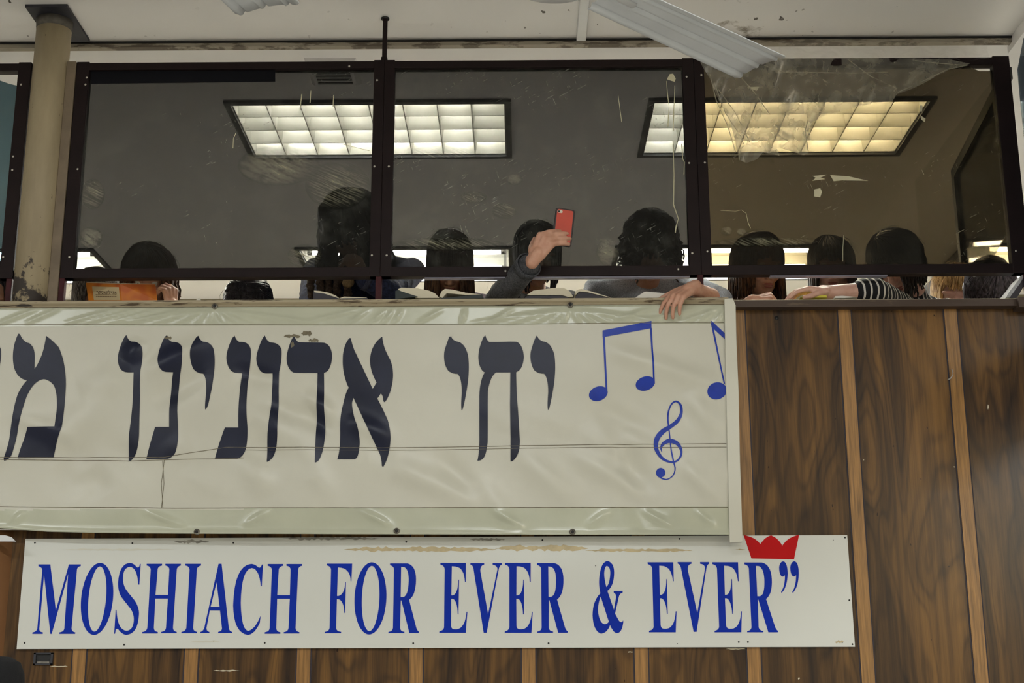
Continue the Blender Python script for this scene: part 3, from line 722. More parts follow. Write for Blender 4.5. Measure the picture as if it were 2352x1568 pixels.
# ------------------------------------------------------------------ banner with folds
BX0 = -2.95; bz_top = PY(800, 704, YB)[2]; BX1 = PY(1676, 960, YB)[0]
RID = []
def ridge(p, q, wpx, amp): 
    a = PY(p[0], p[1], YB); b = PY(q[0], q[1], YB); RID.append((a[0], a[2], b[0], b[2], wpx/628.0, amp))
for p, q, wd, am in [((600, 930), (770, 1150), 26, .006), ((860, 1050), (1110, 1160), 26, .007), ((1180, 1030), (1330, 1160), 28, .006), ((1310, 1040), (1510, 1150), 22, .007),
    ((1390, 800), (1660, 890), 22, .006), ((640, 980), (720, 1100), 20, -.005), ((1000, 1040), (1100, 1140), 20, -.004), ((180, 900), (300, 860), 40, .005), ((100, 1000), (260, 930), 40, .006),
    ((330, 860), (480, 780), 24, .007), ((350, 930), (480, 850), 24, -.006), ((560, 1040), (620, 1140), 30, .006), ((1560, 1060), (1650, 1150), 20, .006), ((1430, 1030), (1480, 1120), 24, -.006),
    ((700, 900), (770, 960), 18, .007), ((690, 930), (760, 1000), 18, -.006), ((800, 960), (900, 1010), 20, .006), ((1580, 900), (1650, 1000), 26, .005), ((540, 850), (640, 880), 20, -.005), ((290, 830), (330, 780), 20, .006)]: ridge(p, q, wd, am)
rr = random.Random(3)
for _ in range(36):
    x = rr.uniform(-200, 1600); y = rr.uniform(860, 1130); a = math.radians(rr.uniform(20, 62)); l = rr.uniform(60, 190)
    ridge((x, y), (x+l*math.cos(a), y+l*math.sin(a)), rr.uniform(14, 34), rr.choice((-1, 1))*rr.uniform(.0015, .0045))
for s in (493, 1310, -300):                   # creases fanning out of the hem screws
    for dx in (-230, -150, -95, -50, -20, 22, 55, 100, 165, 240):
        ridge((s+dx*.12, 712), (s+dx, 742), 3.2, .0032)
for x0, x1 in ((150, 280), (190, 330), (240, 380), (290, 430), (690, 830), (800, 850), (850, 890), (880, 905), (905, 925), (1060, 1070), (1390, 1500), (1460, 1600), (1560, 1650), (1640, 1665), (1600, 1640), (0, 90), (60, 140), (960, 1020), (1120, 1180)):
    ridge((x0, 742), (x1, 708), 3.0, .0034)
for x0, x1 in ((60, 20), (330, 420), (620, 560), (830, 900), (1130, 1200), (1400, 1350), (1480, 1540), (1600, 1640)): ridge((x0, 1172), (x1, 1208), 7, .004)
RID = np.array(RID)
def fold(x, z):
    """banner relief in metres towards the viewer"""
    ax, az, bx, bz, wd, am = RID.T
    dx, dz = bx-ax, bz-az; L2 = dx*dx+dz*dz
    t = ((x-ax)*dx+(z-az)*dz)/L2
    tc = np.clip(t, 0, 1)
    d2 = (x-ax-tc*dx)**2+(z-az-tc*dz)**2
    prof = 2.3*am*np.exp(-d2/(wd*wd))*np.clip(np.sin(np.pi*np.clip(tc*.9+.05, 0, 1)), 0, 1)
    return float(prof.sum())+.0025*math.sin(x*3.1+z*2)+.0015*math.sin(x*9-z*7)
BOT = [(-700, 1208), (0, 1213), (110, 1221), (230, 1224), (500, 1226), (900, 1227), (1300, 1228), (1670, 1228), (1800, 1228)]
def bot_z(x):
    best = None
    for (p, q) in zip(BOT[:-1], BOT[1:]):
        a, b = PY(p[0], p[1], YB), PY(q[0], q[1], YB)
        if a[0] <= x <= b[0]: return a[2]+(b[2]-a[2])*(x-a[0])/(b[0]-a[0])
    return PY(*BOT[0], YB)[2] if x < 0 else PY(*BOT[-1], YB)[2]
z745 = PY(800, 745, YB)[2]; z1165 = PY(800, 1165, YB)[2]
mb = MB(); mb.sm = True
nx = int((BX1-BX0)/.0075); nz = 118
gx = np.linspace(BX0, BX1, nx); V = []; 
for i in range(nx):
    zb = bot_z(gx[i])
    for j in range(nz):
        z = bz_top+(zb-bz_top)*j/(nz-1)
        e = .006*math.exp(-((z-zb)/.012)**2)
        V.append((gx[i], YB-fold(gx[i], z)-e, z))
FQ = []; MI = []
k0 = len(mb.v); mb.v += V
for i in range(nx-1):
    for j in range(nz-1):
        a = i*nz+j; zz = V[a][2]
        mb.f.append((a, a+1, a+nz+1, a+nz)); mb.mi.append(1 if (zz > z745 or zz < z1165) else 0); mb.smooth.append(True)
banner = mb.build('banner', [m_vinyl, m_hem], None, (-.7, YB, bz_top-.86))
tag(banner, 'long cream vinyl banner with big navy letters and blue music notes, hung on the parapet', 'banner')
sld = banner.modifiers.new('thickness', 'SOLIDIFY'); sld.thickness = .0012; sld.offset = 1
def decal(loops_px, name, mat, parent, off=.0014, cell=.014, plane=YB, relief=True, label=None):
    """cut vinyl that follows the cloth underneath"""
    bm = bmesh.new()
    for lps in loops_px:
        W = [[PY(p[0], p[1], plane) for p in l] for l in lps]
        W2 = [[Vector((q[0], q[2], 0)) for q in l] for l in W]
        flat = [v for l in W2 for v in l]; bv = [bm.verts.new(v) for v in flat]
        for t_ in tessellate_polygon(W2):
            try: bm.faces.new([bv[i] for i in t_])
            except ValueError: pass
    bmesh.ops.remove_doubles(bm, verts=bm.verts[:], dist=2e-5)
    if relief:
        xs_ = [v.co.x for v in bm.verts]; zs_ = [v.co.y for v in bm.verts]
        for c in np.arange(math.floor(min(xs_)/cell)*cell, max(xs_), cell): bmesh.ops.bisect_plane(bm, geom=bm.verts[:]+bm.edges[:]+bm.faces[:], plane_co=(c, 0, 0), plane_no=(1, 0, 0))
        for c in np.arange(math.floor(min(zs_)/cell)*cell, max(zs_), cell): bmesh.ops.bisect_plane(bm, geom=bm.verts[:]+bm.edges[:]+bm.faces[:], plane_co=(0, c, 0), plane_no=(0, 1, 0))
        bmesh.ops.dissolve_degenerate(bm, dist=1e-6, edges=bm.edges[:])
    bm.verts.index_update(); mb = MB(); mb.sm = relief
    mb.add([(v.co.x, plane-off-(fold(v.co.x, v.co.y) if relief else 0), v.co.y) for v in bm.verts], [tuple(v.index for v in f.verts) for f in bm.faces])
    bm.free()
    o = mb.build(name, mat, parent)
    # normals must look at the hall
    me = o.data
    if len(me.polygons):
        bm = bmesh.new(); bm.from_mesh(me)
        fl = [f for f in bm.faces if f.normal.y > 0]
        bmesh.ops.reverse_faces(bm, faces=fl); bm.to_mesh(me); bm.free()
    if label: o['label'] = label
    return o
C7 = ((0, 680), 2.8); C8 = ((600, 680), 2.8); C9 = ((1300, 680), 2.8)
HEB = {
'mem': (C7, "M 126 236 Q 150 300 190 303 Q 230 330 225 410 L 223 470 Q 285 380 298 256 Q 340 285 380 330 Q 425 430 425 570 Q 420 700 406 852 Q 380 910 365 950 L 342 1038 L 113 1042 Q 125 990 150 930 L 180 842 L 358 842 L 368 720 Q 370 600 340 565 Q 310 535 280 534 Q 215 545 170 650 Q 130 760 110 890 Q 85 1000 70 1030 Q 50 1055 28 1058 Q 20 1050 30 1030 Q 55 960 65 880 Q 90 680 120 620 Q 145 570 175 542 Q 120 535 95 470 Q 75 400 92 320 Q 105 260 126 236 Z"),
'vav': (C7, "M 812 243 Q 822 285 850 295 Q 905 295 920 340 Q 925 400 905 480 Q 900 560 902 640 L 897 860 Q 897 960 870 1020 Q 850 1055 826 1063 L 826 1050 L 830 900 Q 858 700 858 620 L 862 492 L 820 492 Q 765 490 758 400 Q 765 330 812 243 Z"),
'nun': (C7, "M 1070 246 Q 1080 285 1110 296 Q 1165 295 1178 340 Q 1182 400 1165 480 Q 1145 570 1142 660 L 1142 740 Q 1148 860 1149 885 Q 1148 970 1130 1010 Q 1105 1046 1075 1047 L 942 1048 Q 960 970 1000 842 L 1090 842 L 1090 720 Q 1095 600 1116 492 L 1075 492 Q 1025 490 1018 410 Q 1020 330 1070 246 Z"),
'yod': (C7, "M 1277 252 Q 1285 285 1310 297 Q 1355 295 1375 340 Q 1388 400 1378 490 Q 1365 600 1342 690 Q 1330 730 1321 730 Q 1318 700 1328 620 Q 1330 520 1305 497 Q 1270 497 1245 470 Q 1220 420 1230 350 Q 1240 300 1277 252 Z"),
'nun2': (C7, "M 1508 248 Q 1518 285 1540 295 Q 1600 290 1613 340 Q 1618 400 1602 480 Q 1590 570 1587 690 Q 1585 750 1593 850 Q 1592 950 1575 1000 Q 1555 1045 1520 1047 L 1382 1047 Q 1410 940 1447 845 L 1533 845 Q 1530 700 1556 493 L 1515 493 Q 1465 485 1457 400 Q 1460 330 1508 248 Z"),
'dalet': (C8, "M 210 247 Q 218 280 240 296 L 400 297 Q 455 310 455 390 Q 450 480 403 493 L 405 640 L 412 880 Q 405 980 385 1030 Q 370 1070 347 1073 L 346 1060 L 352 840 Q 360 700 360 640 L 362 493 L 210 493 Q 165 470 163 400 Q 165 340 210 247 Z"),
'alef': (C8, "M 575 258 Q 580 300 600 350 L 717 596 L 742 555 Q 700 480 699 410 Q 705 310 775 261 Q 780 261 779 270 Q 785 330 825 400 Q 850 450 848 520 Q 840 620 797 680 Q 785 685 784 660 Q 782 640 770 625 L 747 658 Q 790 740 815 800 Q 833 860 832 920 Q 825 1030 787 1095 Q 780 1100 776 1090 Q 775 1040 760 1010 L 593 653 Q 580 680 585 710 Q 590 760 610 810 Q 635 880 634 950 Q 628 1045 600 1049 L 490 1049 Q 508 1000 508 880 Q 505 780 525 700 Q 540 620 562 588 Q 520 500 524 400 Q 525 310 575 258 Z"),
'yod2': (C8, "M 1216 245 Q 1225 280 1255 290 Q 1310 295 1330 380 Q 1340 450 1330 540 Q 1318 640 1297 720 Q 1292 735 1288 730 Q 1283 700 1290 620 Q 1290 520 1262 498 Q 1225 500 1200 475 Q 1170 430 1177 360 Q 1185 320 1216 245 Z"),
'het': (C8, "M 1440 245 Q 1447 280 1468 294 L 1640 290 Q 1685 310 1689 390 Q 1685 470 1640 488 Q 1640 600 1652 740 L 1663 920 Q 1665 1000 1640 1035 Q 1620 1065 1603 1063 L 1603 900 L 1600 700 L 1602 489 L 1510 489 Q 1468 520 1457 620 L 1457 930 Q 1450 1010 1430 1040 Q 1410 1060 1390 1057 Q 1405 1000 1403 900 L 1403 640 Q 1405 540 1437 489 Q 1400 470 1396 390 Q 1400 310 1440 245 Z"),
}
HL = {k: to_px([smooth_loop(l) for l in path_pts(d)], *c) for k, (c, d) in HEB.items()}
def shift(loops, dx, dy=0): return [[(x+dx, y+dy) for x, y in l] for l in loops]
for lp in (HL['mem'], HL['vav'], HL['nun'], HL['yod'], HL['nun2'], shift(HL['vav'], 318, 1), HL['dalet'], HL['alef'], HL['yod2'], HL['het'], shift(HL['yod2'], 198.5, 0), shift(HL['vav'], -326, 1)):
    decal([lp], 'letter', m_navy, banner)
def ell_px(cx, cy, rx, ry, rot, n=36, clip=None):
    o = []
    for k in range(n):
        a = 2*math.pi*k/n; x = rx*math.cos(a); y = ry*math.sin(a); c, s = math.cos(rot), math.sin(rot)
        X, Y_ = cx+x*c-y*s, cy+x*s+y*c
        if clip: X = min(X, clip)
        o.append((X, Y_))
    return o
def c9(l): return [(1300+x/2.8, 680+y/2.8) for x, y in l]
decal([[c9([(235, 222), (549, 162), (549, 208), (235, 266)])], [c9([(237, 262), (249, 260), (267, 605), (254, 595)])], [c9([(540, 208), (551, 206), (572, 565), (560, 545)])],
       [c9(ell_px(208, 627, 62, 45, -.35))], [c9(ell_px(510, 562, 63, 44, -.3))]], 'music_note', m_bluev, banner)
decal([[c9([(929, 165), (936, 160), (1022, 240), (1022, 278), (950, 212)])], [c9([(929, 165), (946, 190), (1022, 565), (1013, 565)])], [c9(ell_px(970, 611, 63, 54, -.3, clip=1028))]], 'music_note', m_bluev, banner)
clef = [(618, 1004, 4), (611, 975, 12), (630, 945, 22), (670, 930, 28), (718, 950, 24), (742, 1000, 14), (726, 1048, 12), (683, 1068, 12), (622, 1045, 18), (582, 985, 26), (584, 920, 32), (620, 872, 32), (672, 838, 26), (718, 800, 24), (742, 750, 18), (737, 700, 14), (709, 676, 11), (680, 692, 10), (660, 740, 10), (656, 800, 9), (665, 880, 8), (675, 980, 8), (690, 1060, 9), (701, 1112, 8), (686, 1155, 7), (650, 1178, 7), (615, 1170, 10), (595, 1150, 12)]
def stroke(pts, n=5):
    P = np.array(pts, float); o = []
    for i in range(len(P)-1):
        p0, p1, p2, p3 = P[max(i-1, 0)], P[i], P[i+1], P[min(i+2, len(P)-1)]
        for k in range(n):
            t = k/n; o.append(.5*((2*p1)+(-p0+p2)*t+(2*p0-5*p1+4*p2-p3)*t*t+(-p0+3*p1-3*p2+p3)*t**3))
    o.append(P[-1]); return np.array(o)
S_ = stroke(clef); quads = []
nrm = []
for i in range(len(S_)):
    tg = S_[min(i+1, len(S_)-1), :2]-S_[max(i-1, 0), :2]; tg /= np.linalg.norm(tg)+1e-9; nrm.append((-tg[1], tg[0]))
nrm = np.array(nrm)
LFT = S_[:, :2]+nrm*S_[:, 2:3]/2; RGT = S_[:, :2]-nrm*S_[:, 2:3]/2
for i in range(len(S_)-1): quads.append([c9([tuple(LFT[i]), tuple(LFT[i+1]), tuple(RGT[i+1]), tuple(RGT[i])])])
quads.append([c9(ell_px(609, 1135, 30, 31, 0, 24))])
decal(quads, 'treble_clef', m_bluev, banner, cell=.03)
# seams, hem stitching
def seam(pts, r=.0011, mat=m_seam):
    mb = MB(); path = []
    for (a, b) in zip(pts[:-1], pts[1:]):
        n = max(2, int(abs(b[0]-a[0]+b[1]-a[1])/14))
        for k in range(n):
            q = PY(a[0]+(b[0]-a[0])*k/n, a[1]+(b[1]-a[1])*k/n, YB); path.append((q[0], YB-fold(q[0], q[2])-.0008, q[2]))
    q = PY(*pts[-1], YB); path.append((q[0], YB-fold(q[0], q[2])-.0008, q[2]))
    mb.tube(path, r, 5); mb.build('stitched_seam', mat, banner)
seam([(-500, 748), (0, 746), (350, 746), (600, 746), (950, 745), (1300, 743), (1662, 741)])
seam([(-500, 1052), (0, 1055), (300, 1058), (560, 1052)]); seam([(-500, 1046), (0, 1050), (380, 1050), (520, 1027), (900, 1028), (1300, 1022), (1500, 1020), (1668, 1019)])
seam([(560, 1033), (900, 1034), (1300, 1028), (1668, 1027)], .0009)
seam([(-500, 1160), (0, 1163), (400, 1167), (900, 1166), (1300, 1165), (1672, 1165)], .0013)
seam([(378, 1056), (371, 1110), (374, 1166)], .0009); seam([(374, 1058), (377, 1110), (371, 1166)], .0009)
seam([(1668, 700), (1668, 900), (1672, 1100), (1676, 1226)], .0012)
seam([(-500, 1213), (0, 1216), (240, 1218), (900, 1221), (1670, 1221)], .0012, m_border)
for px, py in ((452, 1221), (911, 1219), (1315, 1221), (493, 703), (1310, 700)):
    c = PY(px, py, YB-.006); mb = MB()
    for k in range(14):
        a = 2*math.pi*k/14
    mb.tube([c+np.array([0, .006, 0]), c+np.array([0, -.001, 0])], .0105, 20)
    g = mb.build('screw_washer', m_steel, banner)
    mb = MB(); mb.ell(c+np.array([0, -.0015, 0]), (.0055, .003, .0055), None, 12, 6); mb.build('screw_head', m_dark, g)
for a_, b_, y_, h_, k_ in ((655, 690, 772, 5, 1), (690, 720, 768, 7, 2), (705, 732, 783, 5, 3), (378, 392, 775, 5, 4), (1390, 1410, 1118, 2, 5), (985, 1010, 1245, 3, 6)):
    pass
# white side border of the banner
q = [(1664, 686), (1683, 684), (1690, 700), (1692, 790), (1697, 900), (1700, 1060), (1704, 1180), (1706, 1244), (1676, 1246), (1674, 1160), (1670, 1000), (1666, 800)]
mb = MB(); poly_solid(mb, [tuple(PY(x, y, YB-.012)) for x, y in q], .024); bevel(mb.build('side_border', m_border, banner), .002)
# ------------------------------------------------------------------ white sign
q = [PY(58, 1237, YSG), PY(1946, 1228.5, YSG), PY(1964, 1485, YSG), PY(38, 1490, YSG)]
mb = MB(); poly_solid(mb, [tuple(p) for p in q], .004)
sign = mb.build('sign_board', m_sign); tag(sign, 'white metal sign with blue capital letters and a red crown, under the banner', 'sign')
S3 = ((0, 1200), 3.36); S4 = ((650, 1200), 3.36); S5 = ((1300, 1200), 3.36)
def ell_loop(cx, cy, a, b, s, n=56):
    return [(cx+a*math.cos(2*math.pi*k/n)+s*(b*math.sin(2*math.pi*k/n)), cy-b*math.sin(2*math.pi*k/n)) for k in range(n)]
LAT = {
'M': (S3, "M 297 322 L 388 322 L 431 677 L 532 322 L 624 322 L 623 335 Q 600 337 594 360 L 552 815 Q 552 840 581 846 L 580 858 L 457 858 L 459 846 Q 492 842 497 815 L 526 395 L 399 858 L 388 858 L 340 395 L 303 820 Q 303 843 331 846 L 330 858 L 249 858 L 251 846 Q 283 842 288 815 L 326 365 Q 322 340 297 337 Z"),
'S': (S3, "M 1086 318 L 1075 478 L 1068 478 Q 1058 345 1003 340 Q 950 345 948 430 Q 948 490 990 540 L 1035 595 Q 1075 650 1073 705 Q 1065 860 975 865 Q 945 864 918 830 Q 905 812 893 825 L 888 857 L 881 857 L 893 672 L 899 672 Q 905 830 978 834 Q 1032 828 1033 745 Q 1033 695 1000 655 L 945 585 Q 908 535 911 460 Q 922 315 1003 310 Q 1030 312 1052 340 Q 1068 352 1076 335 L 1079 318 Z"),
'H': (S3, "M 1132 317 L 1251 317 L 1250 331 Q 1217 336 1216 365 L 1200 558 L 1297 558 L 1307 365 Q 1308 336 1276 331 L 1276 317 L 1396 317 L 1395 331 Q 1366 336 1364 365 L 1335 810 Q 1335 838 1364 842 L 1364 853 L 1243 853 L 1244 842 Q 1278 838 1281 810 L 1296 586 L 1199 586 L 1187 810 Q 1187 838 1218 843 L 1217 855 L 1097 855 L 1099 843 Q 1134 838 1137 810 L 1163 365 Q 1163 336 1132 331 Z"),
'I': (S3, "M 1431 317 L 1552 317 L 1551 331 Q 1521 336 1519 365 L 1491 810 Q 1491 838 1521 842 L 1520 853 L 1398 853 L 1400 842 Q 1434 838 1438 810 L 1463 365 Q 1463 336 1431 331 Z"),
'A': (S3, "M 1687 317 L 1710 317 L 1766 815 Q 1772 840 1793 842 L 1793 852 L 1683 852 L 1684 842 Q 1712 838 1713 815 L 1698 678 L 1619 678 L 1594 810 Q 1592 838 1616 842 L 1616 852 L 1545 852 L 1547 842 Q 1570 838 1578 805 Z M 1671 460 L 1695 650 L 1625 650 Z"),
'C': (S3, "M 2029 323 L 2020 490 L 2013 490 Q 2000 355 1943 350 Q 1862 360 1858 620 Q 1862 830 1917 835 Q 1970 820 2009 722 L 2011 724 L 2005 772 Q 1965 862 1912 866 Q 1803 850 1799 640 Q 1808 330 1938 318 Q 1965 318 1995 345 Q 2012 352 2022 323 Z"),
'F': (S4, "M 338 316 L 534 316 L 528 453 L 523 453 Q 520 348 428 345 L 424 345 L 417 565 L 428 565 Q 475 555 481 458 L 486 458 L 479 697 L 474 697 Q 468 595 425 591 L 416 591 L 410 810 Q 410 838 449 842 L 448 853 L 322 853 L 323 842 Q 356 838 360 810 L 371 365 Q 371 336 338 330 Z"),
'R': (S4, "M 826 314 L 960 314 Q 1027 330 1027 440 Q 1025 560 973 595 L 1030 815 Q 1040 838 1050 840 L 1048 852 L 975 852 L 914 600 L 909 600 L 903 810 Q 905 838 937 842 L 936 852 L 813 852 L 814 842 Q 846 838 849 810 L 857 360 Q 855 335 826 329 Z M 912 340 L 935 342 Q 972 360 970 450 Q 966 570 925 574 L 908 574 Z"),
'E': (S4, "M 1214 310 L 1412 310 L 1410 457 L 1404 457 Q 1398 345 1330 338 L 1303 336 L 1299 561 L 1310 561 Q 1350 550 1354 440 L 1359 440 L 1355 707 L 1349 707 Q 1345 600 1310 588 L 1298 588 L 1297 795 Q 1300 823 1325 823 L 1340 823 Q 1405 815 1417 688 L 1423 688 L 1411 850 L 1206 850 L 1207 838 Q 1240 832 1243 805 L 1248 360 Q 1245 330 1215 325 Z"),
'V': (S4, "M 1446 312 L 1553 312 L 1552 325 Q 1520 330 1523 375 L 1583 705 L 1655 360 Q 1655 330 1618 325 L 1618 312 L 1688 312 L 1688 325 Q 1670 330 1664 365 L 1572 850 L 1549 850 L 1470 355 Q 1465 328 1446 324 Z"),
'amp': (S5, "M 368 527 L 438 527 L 437 540 Q 412 545 405 585 L 379 702 L 408 755 Q 430 780 441 753 L 443 765 Q 432 850 395 853 Q 365 850 340 790 Q 320 850 270 857 Q 210 835 205 715 Q 207 600 265 545 Q 250 480 258 410 Q 272 300 320 296 Q 370 305 372 385 Q 370 490 320 527 L 370 672 L 386 580 Q 390 548 368 540 Z M 312 497 Q 295 440 295 390 Q 298 335 316 334 Q 342 340 342 390 Q 338 470 312 497 Z M 268 570 Q 247 620 248 680 Q 255 775 300 784 Q 322 780 330 762 Z"),
'q': (S5, "M 1645 345 Q 1650 300 1677 299 Q 1708 302 1711 390 Q 1708 500 1664 543 L 1660 534 Q 1690 490 1690 405 Q 1682 415 1672 416 Q 1645 410 1645 345 Z"),
'crown': (S5, "M 1371 96 Q 1460 110 1500 165 Q 1535 110 1583 98 Q 1640 120 1669 178 Q 1710 110 1799 94 L 1760 282 L 1431 276 Z"),
}
LP = {k: to_px(path_pts(d), *c) for k, (c, d) in LAT.items()}
LP['O'] = to_px([ell_loop(749, 588, 123, 278, .086*1.0), ell_loop(750, 589, 68, 251, .086)], *S3)
def world_loops(loops): return [[PY(x, y, YSG) for x, y in l] for l in loops]
def place(loops, src=None, dst=None, name='letter', mat=m_blue_letter):
    W = world_loops(loops)
    if src:                     # same letter again: moved so two baseline points coincide
        a, b = PY(*src[0], YSG), PY(*src[1], YSG); c, d = PY(*dst[0], YSG), PY(*dst[1], YSG)
        s = (d[0]-c[0])/(b[0]-a[0])
        W = [[np.array([c[0]+(p[0]-a[0])*s, p[1], c[2]+(p[2]-a[2])]) for p in l] for l in W]
    loops3 = [[(p[0], YSG-.0008, p[2]) for p in l] for l in W]
    mb = MB(); poly_solid(mb, loops3[0], .0007, None, loops3[1:]); return mb.build(name, mat, sign)
def s3(x, y): return (x/3.36, 1200+y/3.36)
def s4(x, y): return (650+x/3.36, 1200+y/3.36)
def s5(x, y): return (1300+x/3.36, 1200+y/3.36)
for k in 'MOSHIAC': place(LP[k])
place(LP['H'], (s3(1097, 855), s3(1364, 853)), (s3(2042, 857), s3(2311, 856)))
place(LP['F'])
place(LP['O'], (s3(623, 588), s3(874, 588)), (s4(549, 584), s4(800, 583)))
for k in 'REV': place(LP[k])
place(LP['E'], (s4(1206, 850), s4(1411, 850)), (s4(1711, 850), s4(1917, 850)))
place(LP['R'], (s4(813, 852), s4(1048, 852)), (s4(1961, 850), s4(2197, 850)))
place(LP['amp'])
place(LP['E'], (s4(1206, 850), s4(1411, 850)), (s5(641, 846), s5(847, 846)))
place(LP['V'], (s4(1446, 312), s4(1688, 312)), (s5(861, 304), s5(1105, 303)))
place(LP['E'], (s4(1206, 850), s4(1411, 850)), (s5(1147, 846), s5(1353, 846)))
place(LP['R'], (s4(813, 852), s4(1048, 852)), (s5(1398, 846), s5(1636, 846)))
place(LP['q'], name='quotation_mark'); place(shift(LP['q'], 86/3.36, -.2), name='quotation_mark')
cr_ = place(LP['crown'], name='crown_emblem', mat=m_redv)
cr_['label'] = 'red crown emblem'
for px, py in ((80, 1246), (304, 1247), (536, 1246), (933, 1244), (1246, 1240), (1561, 1237), (1941, 1234), (1914, 1240), (56, 1476), (285, 1480), (608, 1476), (949, 1477), (1260, 1477), (1556, 1478), (1697, 1474), (1718, 1474), (1951, 1378), (1935, 1475), (1958, 1479), (1368, 1299)):
    c = PY(px, py, YSG-.001); r = .0032 if (px, py) not in ((1368, 1299), (1556, 1478), (1914, 1240), (1935, 1475)) else .0016
    mb = MB(); mb.ell(c, (r, r*.5, r), None, 10, 6); mb.build('screw', m_dark, sign)
def blotch(parent, x0, x1, y, h, mat, name, n=26, seed=0, Y=YSG-.0006):
    r = random.Random(seed); top = []; bot = []
    for k in range(n+1):
        x = x0+(x1-x0)*k/n; e = min(1, 6*min(k, n-k)/n+.1)
        top.append((x, y-h*e*r.uniform(.25, 1))); bot.append((x, y+h*e*r.uniform(.1, .8)))
    pts = [tuple(PY(a, b, Y)) for a, b in top+bot[::-1]]
    mb = MB(); poly_solid(mb, pts, .0005); return mb.build(name, mat, parent)
for a_, b_, y_, h_, k_ in ((652, 690, 772, 6, 1), (692, 716, 766, 8, 2), (708, 732, 782, 6, 3), (378, 394, 776, 6, 4), (668, 676, 792, 9, 5), (1030, 1040, 770, 4, 6)):
    q_ = PY((a_+b_)/2, y_, YB); blotch(banner, a_, b_, y_, h_, m_seam if k_ != 6 else m_vinyl, 'glue_residue', 9, k_, YB-fold(q_[0], q_[2])-.0019)
blotch(sign, 790, 1140, 1262, 8, m_glue, 'adhesive_streak', 40, 1); blotch(sign, 1138, 1350, 1259, 9, m_glue, 'adhesive_streak', 30, 2)
blotch(sign, 1345, 1590, 1264, 5, m_glue, 'adhesive_streak', 34, 3); blotch(sign, 650, 870, 1237, 5, m_grime, 'grime_streak', 40, 4)
blotch(sign, 150, 400, 1262, 3, m_border, 'adhesive_streak', 30, 5); blotch(sign, 440, 505, 1473, 3.5, m_border, 'adhesive_streak', 12, 6)
blotch(sign, 400, 480, 1244, 6, m_grime, 'grime_streak', 20, 7); blotch(sign, 1690, 1712, 1262, 2, m_glue, 'adhesive_streak', 8, 8)
blotch(sign, 1918, 1938, 1474, 5, m_glue, 'adhesive_streak', 8, 9); blotch(sign, 1080, 1160, 1239, 4, m_grime, 'grime_streak', 20, 10)
# small things on the paneling
c = PY(98, 1512, YW); t = thing('wall_socket', 'small black recessed socket on the paneling under the sign', 'socket', (c[0], YW, c[2]))
a = PY(75, 1527, YW-.008); b = PY(122, 1498, YW-.008); e = .006
mb = MB()
mb.box((a[0], YW-.008, a[2]), (b[0], YW, a[2]+e)); mb.box((a[0], YW-.008, b[2]-e), (b[0], YW, b[2])); mb.box((a[0], YW-.008, a[2]), (a[0]+e*1.4, YW, b[2])); mb.box((b[0]-e*1.4, YW-.008, a[2]), (b[0], YW, b[2]))
bevel(mb.build('rim', simple('socket_rim', (50, 50, 56), .5, .2, .2), t), .001)
MB().box((a[0]+e, YW-.002, a[2]+e), (b[0]-e, YW, b[2]-e)).build('recess', m_dark, t)
MB().box((a[0]+.012, YW-.004, a[2]+e), (b[0]-.012, YW-.0015, a[2]+e+.006)).build('contact', m_steel, t)
path = [PY(2177, 872, YW-.006), PY(2183, 869, YW-.012), PY(2188, 862, YW-.014), PY(2189, 855, YW-.012), PY(2186, 847, YW-.006)]
tag(MB().tube(path, .0022, 8).build('wall_hook', film('clear_hook', (220, 220, 220), .6, .1)), 'small clear plastic hook on the paneling at upper right', 'hook')
mb = MB(); pts = [(-80, 1229), (12, 1229), (26, 1233), (36, 1243), (0, 1243), (-80, 1242)]
poly_solid(mb, [tuple(PY(x, y, 4.90)) for x, y in pts], .004); tag(mb.build('white_plate', m_white_plastic), 'white rounded plate end poking in under the banner at left edge', 'plate')
# paint chips on panels
mchip = simple('paint_chip', (206, 196, 170), .7, 0, .1)
for px, py, w_, h_ in ((2270, 935, 3, 16), (2250, 1464, 4, 28), (1835, 1558, 4, 7), (1968, 903, 2, 4), (1984, 1056, 2, 4), (2192, 1072, 3, 4), (1448, 1497, 12, 4), (456, 1536, 3, 14), (520, 1540, 60, 5), (1690, 1490, 44, 6), (135, 1530, 40, 4)):
    blotch(wf, px-w_/2, px+w_/2, py, h_/2, mchip, 'paint_chip', 8, px, YW-.0006)
